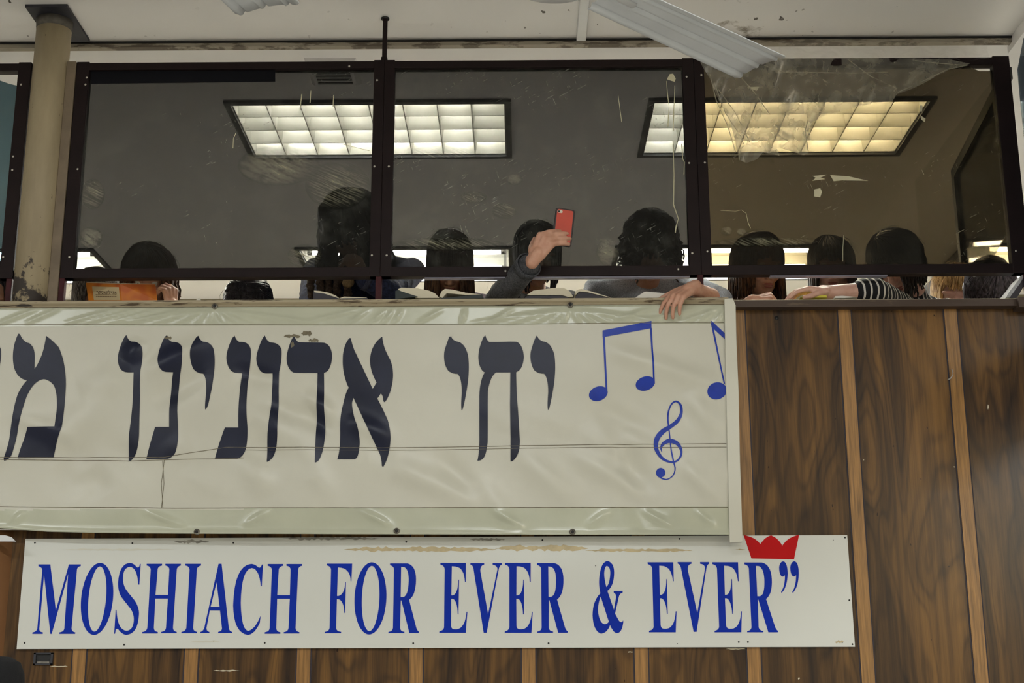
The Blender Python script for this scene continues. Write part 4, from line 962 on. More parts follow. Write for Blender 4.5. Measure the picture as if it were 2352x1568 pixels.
# ------------------------------------------------------------------ ceiling raceway and fan
a = PZ(1327, 130, CEIL-.012); x0 = (PZ(1345, 0, CEIL-.012)[0]+PZ(1329, 135, CEIL-.012)[0])/2
tag(bevel(MB().box((x0-.019, 1.2, CEIL-.02), (x0+.019, 5.165, CEIL-.0005)).build('cable_raceway', m_white_plastic)), 'white cable raceway running along the ceiling above the middle pane', 'raceway')
FZ = EYE[2]+1.53
RAD = .69
m_blade = simple('fan_blade_enamel', (200, 204, 208), .3, 0, .05, 8)
def make_fan(label, near_, far_, lifts):
    """near_/far_: the two corners of one blade tip; the other blades follow at 120 degrees"""
    pa, pb = PZ(*near_, FZ), PZ(*far_, FZ); tipm = (pa+pb)/2; wv = pb-pa; wv[2] = 0; BWd = np.linalg.norm(wv); wv /= BWd
    bd = np.array([-wv[1], wv[0], 0]); bd = bd if bd[1] > 0 else -bd
    ang0 = math.atan2(bd[1], bd[0]); hub = tipm-bd*RAD
    fan = thing('ceiling_fan', label, 'ceiling fan', tuple(hub), 'white ceiling fans of the hall')
    for q, lift in enumerate(lifts):
        ang = ang0+q*2*math.pi/3; d = np.array([math.cos(ang), math.sin(ang), 0]); s_ = np.array([-d[1], d[0], 0]); mb = MB(); n = 14; m = 41
        for i in range(n):
            r = .16+(RAD-.16)*i/(n-1); hw = BWd/2*(.86+.14*i/(n-1))
            for k in range(m):
                u = -1+2*k/(m-1); z = .012*(1-u*u)-.012+lift*r/RAD
                for rc in (-.62, .12, .78): z += .0055*math.exp(-((u-rc)/.055)**2)-.004*math.exp(-((u-rc-.1)/.05)**2)
                e = .012*max(0, abs(u)-.85)/.15 if i == n-1 else 0      # softly rounded tip corners
                mb.v.append(tuple(hub+d*(r-e)+s_*u*hw+np.array([0, 0, z])))
        for i in range(n-1):
            for k in range(m-1): mb.f.append((i*m+k, i*m+k+1, (i+1)*m+k+1, (i+1)*m+k)); mb.mi.append(0); mb.smooth.append(True)
        o = mb.build('blade', m_blade, fan); t_ = o.modifiers.new('thickness', 'SOLIDIFY'); t_.thickness = .002
        MB().tube([hub+d*.06+np.array([0, 0, .02]), hub+d*.12, hub+d*.24+np.array([0, 0, -.004+lift*.3])], [.012, .012, .010], 8, flat=.5).build('blade_iron', m_white_plastic, fan)
    MB().tube([hub+np.array([0, 0, -.05]), hub+np.array([0, 0, -.03]), hub+np.array([0, 0, .06]), hub+np.array([0, 0, .08])], [.04, .1, .1, .05], 28).build('motor', m_white_plastic, fan)
    MB().tube([hub+np.array([0, 0, .07]), (hub[0], hub[1], CEIL-.03)], .012, 12).build('down_rod', m_white_plastic, fan)
    MB().tube([(hub[0], hub[1], CEIL-.05), (hub[0], hub[1], CEIL-.001)], [.03, .06], 20).build('canopy', m_white_plastic, fan)
make_fan('white ceiling fan with one long ridged blade dipping in front of the right pane', (1695, 170), (1811, 121), (0, .10, .03))
make_fan('white ceiling fan with only a blade tip showing at the top, left of centre', (547, 25), (694, 0), (0, .02, .02))
# ------------------------------------------------------------------ hall lamps (out of view, behind and above the camera)
def hall_lamp(x, y, label):
    t = thing('hall_light', label, 'ceiling light', (x, y, CEIL), 'hall ceiling lights')
    MB().box((x-.65, y-.16, CEIL-.08), (x+.65, y+.16, CEIL-.002)).build('housing', m_white_plastic, t)
    ld = bpy.data.lights.new('hall_lamp', 'AREA'); ld.shape = 'RECTANGLE'; ld.size = 1.25; ld.size_y = .28; ld.energy = HALL_W*(1.45 if x > 3 else 1.0); ld.color = (.95, .985, 1)
    lo = bpy.data.objects.new('lamp', ld); COL.objects.link(lo); lo.parent = t; lo.location = (0, 0, -.085)
for i, (x, y) in enumerate(((-3.4, .9), (0, .9), (4.7, .3), (-3.4, -2.4), (0, -2.4), (5.0, -3.6))):
    hall_lamp(x, y, 'ceiling lamp of the hall, %s of the %s row' % (('left', 'middle', 'right')[i % 3], ('front', 'rear')[i//3]))
t = thing('added_light_panel', 'unseen light panel added on the right wall for the highlight on the wood', 'light panel', (5.98, -5.75, 2.75))  # panel added out of view to put a soft highlight on the right-hand wood
MB().box((5.92, -6.95, 2.75), (5.995, -4.55, 4.12)).build('housing', m_white_plastic, t)
ld = bpy.data.lights.new('added_panel_lamp', 'AREA'); ld.shape = 'RECTANGLE'; ld.size = 1.25; ld.size_y = 2.25; ld.energy = ADDED_PANEL_W; ld.color = (1, .86, .62)
lo = bpy.data.objects.new('lamp', ld); COL.objects.link(lo); lo.parent = t; lo.location = (-.07, 0, .69); lo.rotation_euler = (0, math.radians(90), 0)
# ------------------------------------------------------------------ people
m_skin = skin('skin', (206, 160, 136)); m_skin2 = skin('pale_skin', (222, 182, 164))
m_lip = simple('lips', (168, 96, 88), .45, 0, .1); m_eye = simple('eye_white', (225, 222, 214), .25, 0, .03); m_iris = simple('iris', (52, 38, 30), .2)
m_lowcloth = knit('dark_skirt_cloth', (22, 22, 28), (40, 40, 48))
def unit(v): v = np.array(v, float); return v/(np.linalg.norm(v)+1e-9)
def head_frame(yaw, pitch, roll):
    """face looks along column 1; yaw>0 turns the face to the image right, pitch>0 bends it down"""
    y, p, r = map(math.radians, (yaw, pitch, roll))
    f = np.array([math.sin(y), -math.cos(y), 0]); u = np.array([0, 0, 1.0]); x = np.cross(f, u)
    f2 = f*math.cos(p)-u*math.sin(p); u2 = u*math.cos(p)+f*math.sin(p)
    x2 = x*math.cos(r)+u2*math.sin(r); u3 = u2*math.cos(r)-x*math.sin(r)
    return np.stack([x2, f2, u3], 1)
def add_head(mb, C, R, s=1.0):
    T = lambda p: C+R@(s*np.array(p, float))
    def E(c, r): mb.ell(T(c), s*np.array(r), R, 20, 14)
    E((0, -.012, .03), (.074, .092, .084)); E((0, .03, -.045), (.057, .060, .072)); E((0, .035, .01), (.062, .056, .05))
    E((0, .062, -.100), (.024, .022, .020)); E((0, .045, -.085), (.044, .042, .034))
    for q in (-1, 1):
        E((q*.036, .058, -.032), (.026, .028, .026)); E((q*.030, .080, .022), (.026, .012, .008)); E((q*.074, -.008, -.022), (.010, .020, .030))
        E((q*.012, .096, -.042), (.009, .010, .008)); E((q*.05, .02, -.07), (.016, .03, .03))
    mb.cap(T((0, .086, .008)), s*.009, T((0, .106, -.034)), s*.0125); E((0, .104, -.040), (.011, .011, .009))
    E((0, .086, -.066), (.024, .012, .007)); E((0, .084, -.079), (.021, .012, .008))
def face_parts(par, C, R, s=1.0, eyes=True):
    T = lambda p: C+R@(s*np.array(p, float))
    mb = MB(); mb.ell(T((0, .0905, -.0665)), s*np.array((.021, .0095, .0052)), R, 16, 8); mb.ell(T((0, .0895, -.0765)), s*np.array((.018, .0095, .0062)), R, 16, 8)
    mb.build('lips', m_lip, par)
    for q in ((-1, 1) if eyes else ()):
        mb = MB(); mb.ell(T((q*.031, .0775, .008)), s*.0125, R, 14, 10); e = mb.build('eye', m_eye, par)
        mb = MB(); mb.ell(T((q*.031, .0865, .005)), s*np.array((.0058, .0042, .0058)), R, 12, 8); mb.build('iris', m_iris, e)
def add_hand(mb, wr, d, pn, curl, ts=1, size=1.0, thumb=(.6, .5), spread=.10, bends=(1, 1.2, .8), dev=0):
    """palm, four fingers of unequal length and a thumb leaving the side of the palm; pn = where the palm faces"""
    d = unit(d); pn = np.array(pn, float); pn = unit(pn-d*(pn@d)); sd = np.cross(d, pn)*ts; wr = np.array(wr, float); z = size
    mb.cap(wr-d*.02*z, .024*z, wr+d*.02*z, .026*z)
    tips = []
    for k in range(4):
        o = (.030, .0105, -.0095, -.0285)[k]*z; ln = (.080, .085, .081, .074)[k]*z; fl = (.93, 1.0, .94, .74)[k]*z
        base = wr+d*.012*z+sd*o*.55; kn = wr+d*ln+sd*o-pn*(.002, .004, .003, 0)[k]*z
        mb.cap(base, .0145*z, kn, .0122*z, 10)
        dd = unit(d*math.cos(math.radians(dev))+sd*(math.sin(math.radians(dev))+spread*(1.2, .4, -.4, -1.2)[k])); p = kn; a = curl[k]
        for j, (l, r0_, r1_) in enumerate(((.043, .0102, .0088), (.027, .0088, .0080), (.021, .0080, .0066))):
            ang = math.radians(a*bends[j]); n_ = unit(pn-dd*(pn@dd)); dd = unit(dd*math.cos(ang)+n_*math.sin(ang)); q = p+dd*l*fl
            mb.cap(p, r0_*z, q, r1_*z, 10); p = q
        tips.append(p)
    for k in range(3):
        o = (.020, .0, -.019)[k]*z; mb.cap(wr+d*.02*z+sd*o*.7, .0135*z, wr+d*.070*z+sd*o, .0118*z, 8)
    b = wr+d*.016*z+sd*.022*z; dd = unit(d*thumb[0]+sd*(1-thumb[0])+pn*thumb[1]); q = b+dd*.042*z
    mb.cap(b, .0165*z, q, .0128*z, 10); dd = unit(dd+d*.35+pn*.15); r_ = q+dd*.033*z; mb.cap(q, .0118*z, r_, .0102*z, 10); dd = unit(dd+d*.25); mb.cap(r_, .0102*z, r_+dd*.024*z, .0080*z, 10)
    return tips
def add_hair(mb, C, R, s, st):
    """cap of hair plus a few hundred tapered locks falling from the parting"""
    rr = random.Random(st.get('seed', 1)); v = st.get('vol', .012); ln = st.get('len', .16); wave = st.get('wave', .0); opn = math.radians(st.get('open', 42)); part = st.get('part', .01)
    ctr = np.array([0, -.014, .03]); rad = np.array([.074+v, .092+v, .084+v])
    mb.ell(C+R@(s*(ctr+np.array([0, -.012, .006]))), s*(rad+np.array([-.003, -.008, -.001])), R, 26, 16)
    for q in (0,):
        mb.ell(C+R@(s*np.array([0, -.05, -.03])), s*np.array([.068+v, .058, .085]), R, 20, 12)
    grav = np.array([0, 0, -1.0]); n = st.get('n', 230)
    for i in range(n):
        ph = math.pi*2*(i+rr.random()*.8)/n
        if ph > math.pi: ph -= 2*math.pi
        front = abs(ph) < opn
        side = 1 if math.sin(ph) >= 0 else -1
        y0 = rr.uniform(-.06, .06); p0 = np.array([part, y0, 0])
        k = rr.uniform(.6, 1.12); L_ = ln*k*s
        pts = []; th1 = math.radians(rr.uniform(86, 104))
        if front:
            fr = st.get('fringe', 0)
            if fr == 0: ph = side*(opn+rr.uniform(0, .35))
            else: th1 = math.radians(fr*rr.uniform(.85, 1.1)); L_ = .012
        lift = 1+rr.uniform(-.01, .055)
        for j in range(7):
            t = j/6; th = math.radians(4)+(th1-math.radians(4))*t
            d_ = np.array([math.sin(th)*math.sin(ph), math.sin(th)*math.cos(ph), math.cos(th)])
            q = ctr+rad*d_*lift; w_ = (1-t)**2; q[1] = q[1]*(1-w_*.6)+y0*w_*.6; q[0] += part*w_
            if wave: q += d_*wave*.4*math.sin(j*1.7+i)
            pts.append(C+R@(s*q))
        tan = unit(pts[-1]-pts[-2]); out = unit(R@np.array([math.sin(ph), math.cos(ph)*.6, 0])); m = 7; p = pts[-1]
        if not (front and st.get('fringe', 0)):
            for j in range(1, m+1):
                t = j/m; dd = unit(tan*(1-t)**2*.9+grav*(.5+t)+out*st.get('flare', .0)*t-out*st.get('curl_in', .0)*t*t)
                p = p+dd*L_/m
                w_ = wave*math.sin(j*1.5+i*1.3); pts.append(p+out*w_+np.cross(out, grav)*wave*.8*math.cos(j*1.3+i))
        r0_ = s*st.get('thick', .0085)*rr.uniform(.7, 1.2); M_ = len(pts)
        mb.tube(pts, [r0_*(.5+.5*min(1, j/2))*(1-.8*max(0, (j-M_*.45)/(M_*.55))**1.3) for j in range(M_)], 6, flat=.5)
    for i in range(st.get('stray', 26)):        # loose single hairs
        ph = rr.uniform(-math.pi, math.pi); th = rr.uniform(.1, 1.5); d_ = np.array([math.sin(th)*math.sin(ph), math.sin(th)*math.cos(ph), math.cos(th)])
        p = C+R@(s*(ctr+rad*d_)); o = R@d_; t2 = unit(np.cross(o, [rr.uniform(-1, 1), rr.uniform(-1, 1), rr.uniform(-1, 1)]))
        mb.tube([p, p+o*.012+t2*.02, p+o*.014+t2*.05+grav*.01, p+t2*.075+grav*.025], [.0009, .0008, .0006, .0002], 4)
SEAT = 2.62
def person(label, head, Y, rot, hair, top, s=1.0, shw=.175, sh_dz=0, sk=None, arms=None, sleeve=(1.0, .92), vox=.005, lean=None, neck_open=False, eyes=True, extra=None, cloth_name='sweater', face=True, drop=0):
    sk = sk or m_skin
    C = PY(head[0], head[1], Y); R = head_frame(*rot)
    NB = C+R@(s*np.array([0, -.045, -.10]))+np.array([0, .035, -.045]); SC = NB+np.array([0, .035, -.045+sh_dz])
    hgt = SC[2]-(SEAT+.10); ln = .50; dy = math.sqrt(max(.03**2, ln*ln-min(ln, hgt)**2)) if hgt < ln else .03
    PEL = np.array([SC[0], min(SC[1]+min(dy, .34), 5.70 if Y < 5.6 else 6.3), SEAT+.128])
    t = thing('person', label, 'person', (PEL[0], PEL[1], GFL), 'people leaning on the gallery parapet')
    SX_ = {1: SC+np.array([shw, 0, 0]), -1: SC+np.array([-shw, 0, 0])}   # 1 = image right
    A = {}
    for q in (1, -1):
        a = (arms or {}).get(q)
        if a: A[q] = [SX_[q]+np.array(a.get('sh', (0, 0, 0))), np.array(a['el']), np.array(a['wr'])]
        else:
            el = SX_[q]+np.array([q*.045, -.02, -.27]); wr = el+np.array([-q*.12, -.06, -.16]); el[1] = max(el[1], 5.22); wr[1] = max(wr[1], 5.2); A[q] = [SX_[q], el, wr]
    body = MB()
    add_head(body, C, R, s)
    body.cap(C+R@(s*np.array([0, -.03, -.045])), .047*s, NB+np.array([0, .01, -.03]), .054*s, 16)
    def trunk(mb, g):
        mid = (PEL+SC)/2
        mb.ell(PEL, (.165+g, .125+g, .11+g), None, 20, 12); mb.cap(PEL, .125+g, mid, .115+g, 18); mb.cap(mid, .112+g, SC+np.array([0, .02, -.12]), .115+g, 18)
        ax = SC+np.array([0, .02, -.13]); mb.ell(ax, (shw*.86+g, .105+g, .15+g), None, 20, 14)
        for q in (1, -1): mb.cap(SC+np.array([q*.03, .005, .005]), .05+g, SX_[q]+np.array([-q*.01, 0, -.02]), .047+g, 12)
        mb.cap(SX_[1]+np.array([-.02, 0, -.03]), .05+g, SX_[-1]+np.array([.02, 0, -.03]), .05+g, 14)
    trunk(body, 0)
    for q in (1, -1):
        S0, E0, W0 = A[q]; S1 = S0+np.array([0, 0, -.015])
        body.cap(S1, .046, E0, .037, 14); body.cap(E0, .037, W0, .0255, 14)
        a = (arms or {}).get(q)
        if a and 'hand' in a: add_hand(body, W0, **a['hand'])
        else: add_hand(body, W0, unit(W0-E0), (0, .2, -1), (20, 22, 25, 28), ts=q)
        kn = PEL+np.array([q*.10, -.0, 0]); kn = np.array([PEL[0]+q*.11, max(PEL[1]-.36, 5.26), SEAT+.075]); an = kn+np.array([0, .05, GFL+.07-kn[2]])
        body.cap(PEL+np.array([q*.085, 0, 0]), .085, kn, .058, 14); body.cap(kn, .055, an, .036, 12); body.cap(an+np.array([0, .03, -.035]), .034, an+np.array([0, -.10, -.045]), .026, 10)
    b = remesh(body.build('body', sk, t), vox, 3, .45)
    cl = MB(); trunk(cl, .012)
    for q in (1, -1):
        S0, E0, W0 = A[q]; S1 = S0+np.array([0, 0, -.015]); g = .013
        cl.cap(S1, .046+g, E0, .040+g, 14)
        if sleeve[1] > 0:
            e = E0+(W0-E0)*sleeve[1]; cl.cap(E0, .040+g, e, .040+g-(.012*sleeve[1]), 14)
    if not neck_open: cl.cap(NB+np.array([0, .012, -.02]), .060*s, NB+np.array([0, .018, -.05]), .07, 16)
    c = remesh(cl.build(cloth_name, top, t), .007, 3, .5)
    d = c.modifiers.new('creases', 'DISPLACE'); tx = bpy.data.textures.new('crease', 'CLOUDS'); tx.noise_scale = .07; tx.noise_depth = 2; d.texture = tx; d.texture_coords = 'GLOBAL'; d.strength = .014; d.mid_level = .6
    lw = MB()
    for q in (1, -1):
        kn = np.array([PEL[0]+q*.11, max(PEL[1]-.36, 5.26), SEAT+.075]); lw.cap(PEL+np.array([q*.085, 0, 0]), .10, kn, .073, 14); lw.cap(kn, .07, kn+np.array([0, .03, -.26]), .075, 12)
    lw.ell(PEL, (.18, .138, .105), None, 20, 12); remesh(lw.build('skirt', m_lowcloth, t), .012, 3)
    if face: face_parts(t, C, R, s, eyes)
    hm = MB(); add_hair(hm, C, R, s, hair); hm.build('hair', hair['mat'], t)
    return t, C, R, NB, SC, A
def hm_(n, a, b, r=.42): return hair_mat(n, a, b, r)
H1 = hm_('grey_brown_hair', (62, 54, 50), (132, 122, 114)); H2 = hm_('brown_hair_light_ends', (46, 32, 24), (120, 80, 46)); H3 = hm_('black_glossy_hair', (20, 18, 22), (58, 54, 62), .33)
H4 = hm_('black_hair', (13, 11, 14), (30, 26, 30)); H5 = hm_('chestnut_hair', (58, 40, 30), (116, 84, 56)); H6 = hm_('dark_hair', (26, 22, 25), (52, 46, 50)); H7 = hm_('dark_brown_curls', (44, 33, 27), (98, 74, 54))
H8 = hm_('brown_bob', (52, 34, 24), (112, 74, 46)); H9 = hm_('deep_brown_hair', (30, 22, 20), (68, 48, 38)); H10 = hm_('near_black_hair', (20, 15, 14), (50, 38, 32)); H11 = hm_('blond_hair', (140, 104, 58), (216, 178, 116)); H12 = hm_('dark_ash_hair', (28, 24, 30), (98, 90, 100))
navy_k = knit('navy_jacket_cloth', (20, 24, 44), (52, 62, 100), 120); grey_tee = knit('heather_grey_jersey', (132, 138, 150), (206, 212, 222), 300); wool = knit('charcoal_wool', (40, 41, 46), (92, 93, 98), 190)
blk = knit('black_jersey', (14, 14, 18), (30, 30, 36), 200); slate = knit('slate_knit', (50, 54, 66), (86, 90, 102), 160); cream_k = knit('cream_knit', (150, 138, 118), (196, 184, 160), 180); plum = knit('plum_knit', (54, 42, 54), (88, 72, 86), 160)
strp = stripes('black_white_stripes', (16, 16, 22), (214, 210, 204), .0255, .27, tuple(unit((.93, .35, .12))))
# far left sliver beside the column
person('person barely seen between the left screen frame and the column, dark straight hair', (-14, 678), 5.32, (10, 40, 0), dict(mat=H3, len=.12, seed=40, n=140), blk, vox=.008)
person('person with grey brown hair half hidden by the orange booklet', (222, 688), 5.72, (28, 46, -10), dict(mat=H1, len=.16, seed=2, part=.02, vol=.014), cream_k, vox=.006)
hw = PY(394, 708, 5.16)
person('person with tousled brown hair reading behind the open orange booklet', (342, 640), 5.38, (8, 34, 0), dict(mat=H2, len=.15, seed=3, wave=.006, vol=.022, flare=.3, open=40, fringe=86), slate, vox=.004,
       arms={1: dict(el=PY(440, 760, 5.26), wr=hw, hand=dict(d=(-.12, -.15, .98), pn=(-.75, .45, .2), curl=(52, 56, 60, 64), ts=-1, size=.9))}, sleeve=(1, .7))
person('person with glossy black hair bent low, only the crown showing', (573, 704), 5.36, (-6, 78, 4), dict(mat=H3, len=.15, seed=4, part=.012, vol=.012, thick=.007, n=320, open=25, fringe=98), blk, vox=.006)
# tall woman in navy jacket and fur vest
t4, C4, R4, NB4, SC4, A4 = person('tall person with voluminous black hair, navy jacket and fur vest, behind a post', (812, 530), 5.46, (-14, 46, 0), dict(mat=H4, len=.20, seed=5, vol=.036, wave=.012, thick=.012, flare=.2, open=30, fringe=98, n=260), navy_k, s=1.08, shw=.20, sh_dz=.03, vox=.006, sk=m_skin,
       arms={1: dict(el=PY(893, 668, 5.24), wr=PY(838, 640, 5.20), hand=dict(d=(-.5, -.1, .8), pn=(-.6, .6, 0), curl=(35, 40, 45, 48), ts=-1)), -1: dict(el=PY(715, 720, 5.3), wr=PY(760, 740, 5.25))}, cloth_name='jacket')
mb = MB()
for px0, px1 in ((712, 716), (735, 738), (752, 757), (776, 772), (800, 796)):
    for k in range(16):
        tt = k/15; q = PY(px0+(px1-px0)*tt, 632+70*tt, 5.315-.01*math.sin(tt*3)); mb.ell(q+np.array([random.uniform(-.006, .006), random.uniform(-.01, .01), 0]), .0135, None, 8, 6)
    mb.tube([PY(px0, 630, 5.32), PY((px0+px1)/2, 668, 5.31), PY(px1, 705, 5.32)], [.013, .014, .012], 8)
fv = mb.build('fur_vest', knit('brown_fur', (40, 31, 27), (92, 74, 62), 160), t4)
mb = MB(); mb.ell(PY(800, 649, 5.29), (.024, .014, .020), None, 20, 12); mb.build('pompom', knit('tan_pompom', (120, 100, 74), (160, 136, 100), 200), t4)
mb = MB(); c0 = PY(846, 634, 5.19)
for k in range(18):
    a = 2*math.pi*k/18
mb.tube([A4[1][2]+(A4[1][1]-A4[1][2])*.02, A4[1][2]+(A4[1][1]-A4[1][2])*.22], [.046, .043], 20, cap=False); o = mb.build('cuff', knit('denim_cuff', (36, 38, 60), (80, 84, 110), 200), t4); o.modifiers.new('th', 'SOLIDIFY').thickness = .004
person('person with long straight chestnut hair bent over an open book, behind the middle pane', (1033, 602), 5.36, (4, 48, 0), dict(mat=H5, len=.225, seed=6, part=.004, vol=.008, thick=.0075, n=320, open=30, flare=.12, fringe=100), plum, vox=.005)
# phone
w6 = PY(1229, 592, 4.878)
t6, C6, R6, NB6, SC6, A6 = person('person in charcoal wool coat holding up a red phone in front of the middle pane', (1234, 582), 5.40, (12, 34, 0), dict(mat=H6, len=.15, seed=7, vol=.010, open=32, curl_in=.3, fringe=94), wool, vox=.0035, shw=.15,
       arms={-1: dict(sh=(0, -.03, -.02), el=PY(1160, 668, 5.10), wr=w6, hand=dict(d=(.54, -.17, .84), pn=(.20, .97, .08), curl=(19, 18, 18, 19), ts=1, size=1.0, thumb=(.45, .9), spread=.13, bends=(-1.2, 2.3, 1.2), dev=-54))}, cloth_name='coat', sleeve=(1, .78))
mb = MB(); e6 = A6[-1][1]+(A6[-1][2]-A6[-1][1])*.80; f6 = A6[-1][1]+(A6[-1][2]-A6[-1][1])*.66; mb.tube([f6, e6], [.046, .049], 24, cap=False); o = mb.build('cuff', wool, t6); o.modifiers.new('th', 'SOLIDIFY').thickness = .005
tp = thing('smartphone', 'red cased phone held up in front of the tinted pane', 'phone', tuple(PY(1291, 565, 4.882)))
pc = PY(1294, 522, 4.884); pu = unit(PY(1300, 482, 4.880)-PY(1291, 562, 4.888)); pr = unit(np.cross(pu, [-.18, 1, 0])); pr = pr if pr[0] > 0 else -pr; pnn = np.cross(pu, pr); pnn = pnn if pnn[1] < 0 else -pnn
def rrect(w_, h_, r, n=5):
    o = []
    for cx0, cy0, a0 in ((w_/2-r, h_/2-r, 0), (-w_/2+r, h_/2-r, 90), (-w_/2+r, -h_/2+r, 180), (w_/2-r, -h_/2+r, 270)):
        for k in range(n+1): a = math.radians(a0+90*k/n); o.append((cx0+r*math.cos(a), cy0+r*math.sin(a)))
    return o
def slab(mb, w_, h_, r, d0, d1, ox=0, oy=0):
    P_ = rrect(w_, h_, r); f = lambda d: [pc+pr*(x+ox)+pu*(y+oy)+pnn*d for x, y in P_]
    mb.hexa(f(d0), f(d1)); return mb
bevel(slab(MB(), .0715, .140, .010, -.0055, .0045).build('bumper', simple('dark_bumper', (32, 20, 26), .35, 0, .1), tp), .0015)
slab(MB(), .060, .129, .007, .0045, .0052).build('back_panel', simple('red_glossy_back', (188, 66, 50), .3, .2, .08, 12, coat=.4), tp)
g = slab(MB(), .019, .0105, .005, .0052, .0060, -.0195, .0555).build('camera_window', simple('camera_surround', (214, 206, 190), .4, 0, .05), tp)
mb = MB(); q = pc-pr*.0235+pu*.0555; mb.tube([q+pnn*.0060, q+pnn*.0066], .0035, 16); mb.build('camera_lens', m_dark, g)
# curly person in grey tee, arm over the edge
w7 = PY(1589, 661, 4.925); k7 = PY(1549, 684, 4.890)
person('person with tousled dark curls in heather grey T-shirt, hand hanging over edge', (1494, 566), 5.40, (2, 46, 0), dict(mat=H7, len=.105, seed=8, vol=.024, wave=.017, thick=.0095, open=30, flare=.2, stray=70, fringe=98, n=260), grey_tee, vox=.0035, shw=.205, sh_dz=.01, neck_open=True,
       arms={1: dict(el=PY(1652, 690, 5.17), wr=w7, hand=dict(d=k7-w7, pn=(.30, .62, -.72), curl=(26, 34, 36, 34), ts=-1, size=.98, thumb=(.55, .05), spread=.14, bends=(1, .7, .5)))}, sleeve=(1, .18), cloth_name='t_shirt')
w8 = PY(1729, 691, 5.10)
person('person with brown bob, face turned right, fist under the chin', (1741, 610), 5.36, (24, 20, -3), dict(mat=H8, len=.17, seed=9, part=-.01, vol=.016, open=40, flare=.2, curl_in=.1, fringe=88), blk, vox=.0035, sk=m_skin,
       arms={-1: dict(el=PY(1690, 760, 5.25), wr=w8, hand=dict(d=(.95, -.25, .1), pn=(.1, .6, -.6), curl=(62, 66, 68, 70), ts=1, size=.82, bends=(1, 1.3, .8)))}, sleeve=(1, .75))
person('person with dark hair and red lips facing out, behind the striped sleeve', (1910, 612), 5.74, (-10, 18, 2), dict(mat=H9, len=.17, seed=10, part=.015, vol=.014, open=40, flare=.08, fringe=86), blk, vox=.0035, sk=m_skin2)
w10 = PY(1902, 671, 5.045)
person('person in black top with white striped sleeve, bare forearm laid along the parapet', (2062, 604), 5.42, (-48, 42, -6), dict(mat=H10, len=.15, seed=11, vol=.020, wave=.004, flare=.05, open=36, fringe=84, n=280), strp, vox=.0035, sk=m_skin2, shw=.14, sh_dz=-.02,
       arms={-1: dict(sh=(.15, -.06, -.045), el=PY(2010, 668, 5.09), wr=w10, hand=dict(d=(-1, -.1, .06), pn=(0, .15, -1), curl=(16, 18, 18, 20), ts=1, size=1.0, thumb=(.7, .3), spread=.05))}, sleeve=(1, .25), cloth_name='striped_top')
person('person with long blond hair leaning head on the parapet, right of the striped sleeve', (2190, 676), 5.66, (-16, 30, 14), dict(mat=H11, len=.17, seed=12, vol=.010, open=38, part=-.015, fringe=80), cream_k, vox=.004, sk=m_skin2, eyes=False, shw=.135)
person('person with dark ash hair at the far right, beside the grey propped book', (2272, 668), 5.33, (4, 66, 0), dict(mat=H12, len=.18, seed=13, vol=.014, thick=.007, open=25, fringe=98, n=280), plum, vox=.007, shw=.12)
mb = MB(); mb.box((-2.4, 5.40, SEAT-.045), (1.95, 5.86, SEAT))
bench = thing('gallery_bench', 'long wooden bench hidden behind the gallery parapet', 'bench', (0, 5.7, GFL))
mb.build('seat', m_pillar, bench)
for x in (-2.3, -1.2, 0, 1.1, 1.9): MB().box((x-.03, 5.44, GFL), (x+.03, 5.82, SEAT-.045)).build('leg', m_pillar, bench)
# ------------------------------------------------------------------ books on the parapet
m_page = simple('book_pages', (216, 208, 186), .8, 0, .05, 3, .15, 500, stretch=(.05, 1, 1)); m_cov_d = simple('dark_book_cover', (34, 30, 40), .5, 0, .15); m_cov_g = simple('green_black_cover', (22, 34, 32), .5, 0, .15)
m_paper = simple('white_paper', (224, 222, 216), .8, 0, .02)
def prism(pts, Y0, depth, name, mat, par):
    mb = MB(); poly_solid(mb, [tuple(PY(x, y, Y0)) for x, y in pts], depth); return mb.build(name, mat, par)
def open_book(label, cover_l, cover_r, pages_l, pages_r, mat, Y0=4.975, depth=.165, drop=0):
    c = PY(*pages_l[0], Y0); t = thing('open_book', label, 'book', (c[0], Y0, CAP), 'books lying open on the parapet')
    if cover_l: prism(cover_l, Y0-.002, depth+.006, 'cover', mat, t)
    if cover_r: prism(cover_r, Y0-.002, depth+.006, 'cover', mat, t)
    prism(pages_l, Y0, depth, 'page_block', m_page, t); prism(pages_r, Y0, depth, 'page_block', m_page, t); return t
open_book('thin dark covered book lying open below the tall dark person', [(720, 667), (722, 671), (745, 674), (770, 682), (781, 687), (720, 687)], [(783, 685), (845, 684), (845, 688), (783, 688)],
          [(721, 667), (735, 668), (755, 672), (770, 678), (780, 685), (768, 682), (748, 675), (722, 671)], [(781, 684), (790, 681), (815, 682), (842, 683), (842, 685), (783, 686)], m_cov_d)
open_book('thick open book with creamy pages in front of the chestnut haired reader', [(908, 668), (914, 666), (960, 681), (912, 686), (908, 686)], [(1012, 684), (1108, 676), (1110, 684), (1012, 687)],
          [(914, 664), (922, 660), (960, 662), (985, 667), (1000, 674), (1009, 684), (960, 684), (930, 675)], [(1009, 681), (1014, 669), (1022, 663), (1040, 665), (1070, 672), (1104, 676), (1070, 677), (1040, 674), (1026, 673), (1016, 684)], m_cov_g)
open_book('open book with white pages and dark cover below the raised phone', [(1206, 683), (1212, 679), (1290, 679), (1306, 683), (1306, 688), (1206, 688)], [(1320, 684), (1330, 671), (1350, 672), (1404, 686), (1320, 688)],
          [(1210, 677), (1225, 667), (1270, 661), (1295, 661), (1308, 668), (1317, 681), (1306, 682), (1292, 678), (1240, 677)], [(1320, 672), (1326, 665), (1336, 663), (1355, 668), (1400, 682), (1404, 684), (1350, 671), (1330, 669), (1323, 676)], m_cov_d)
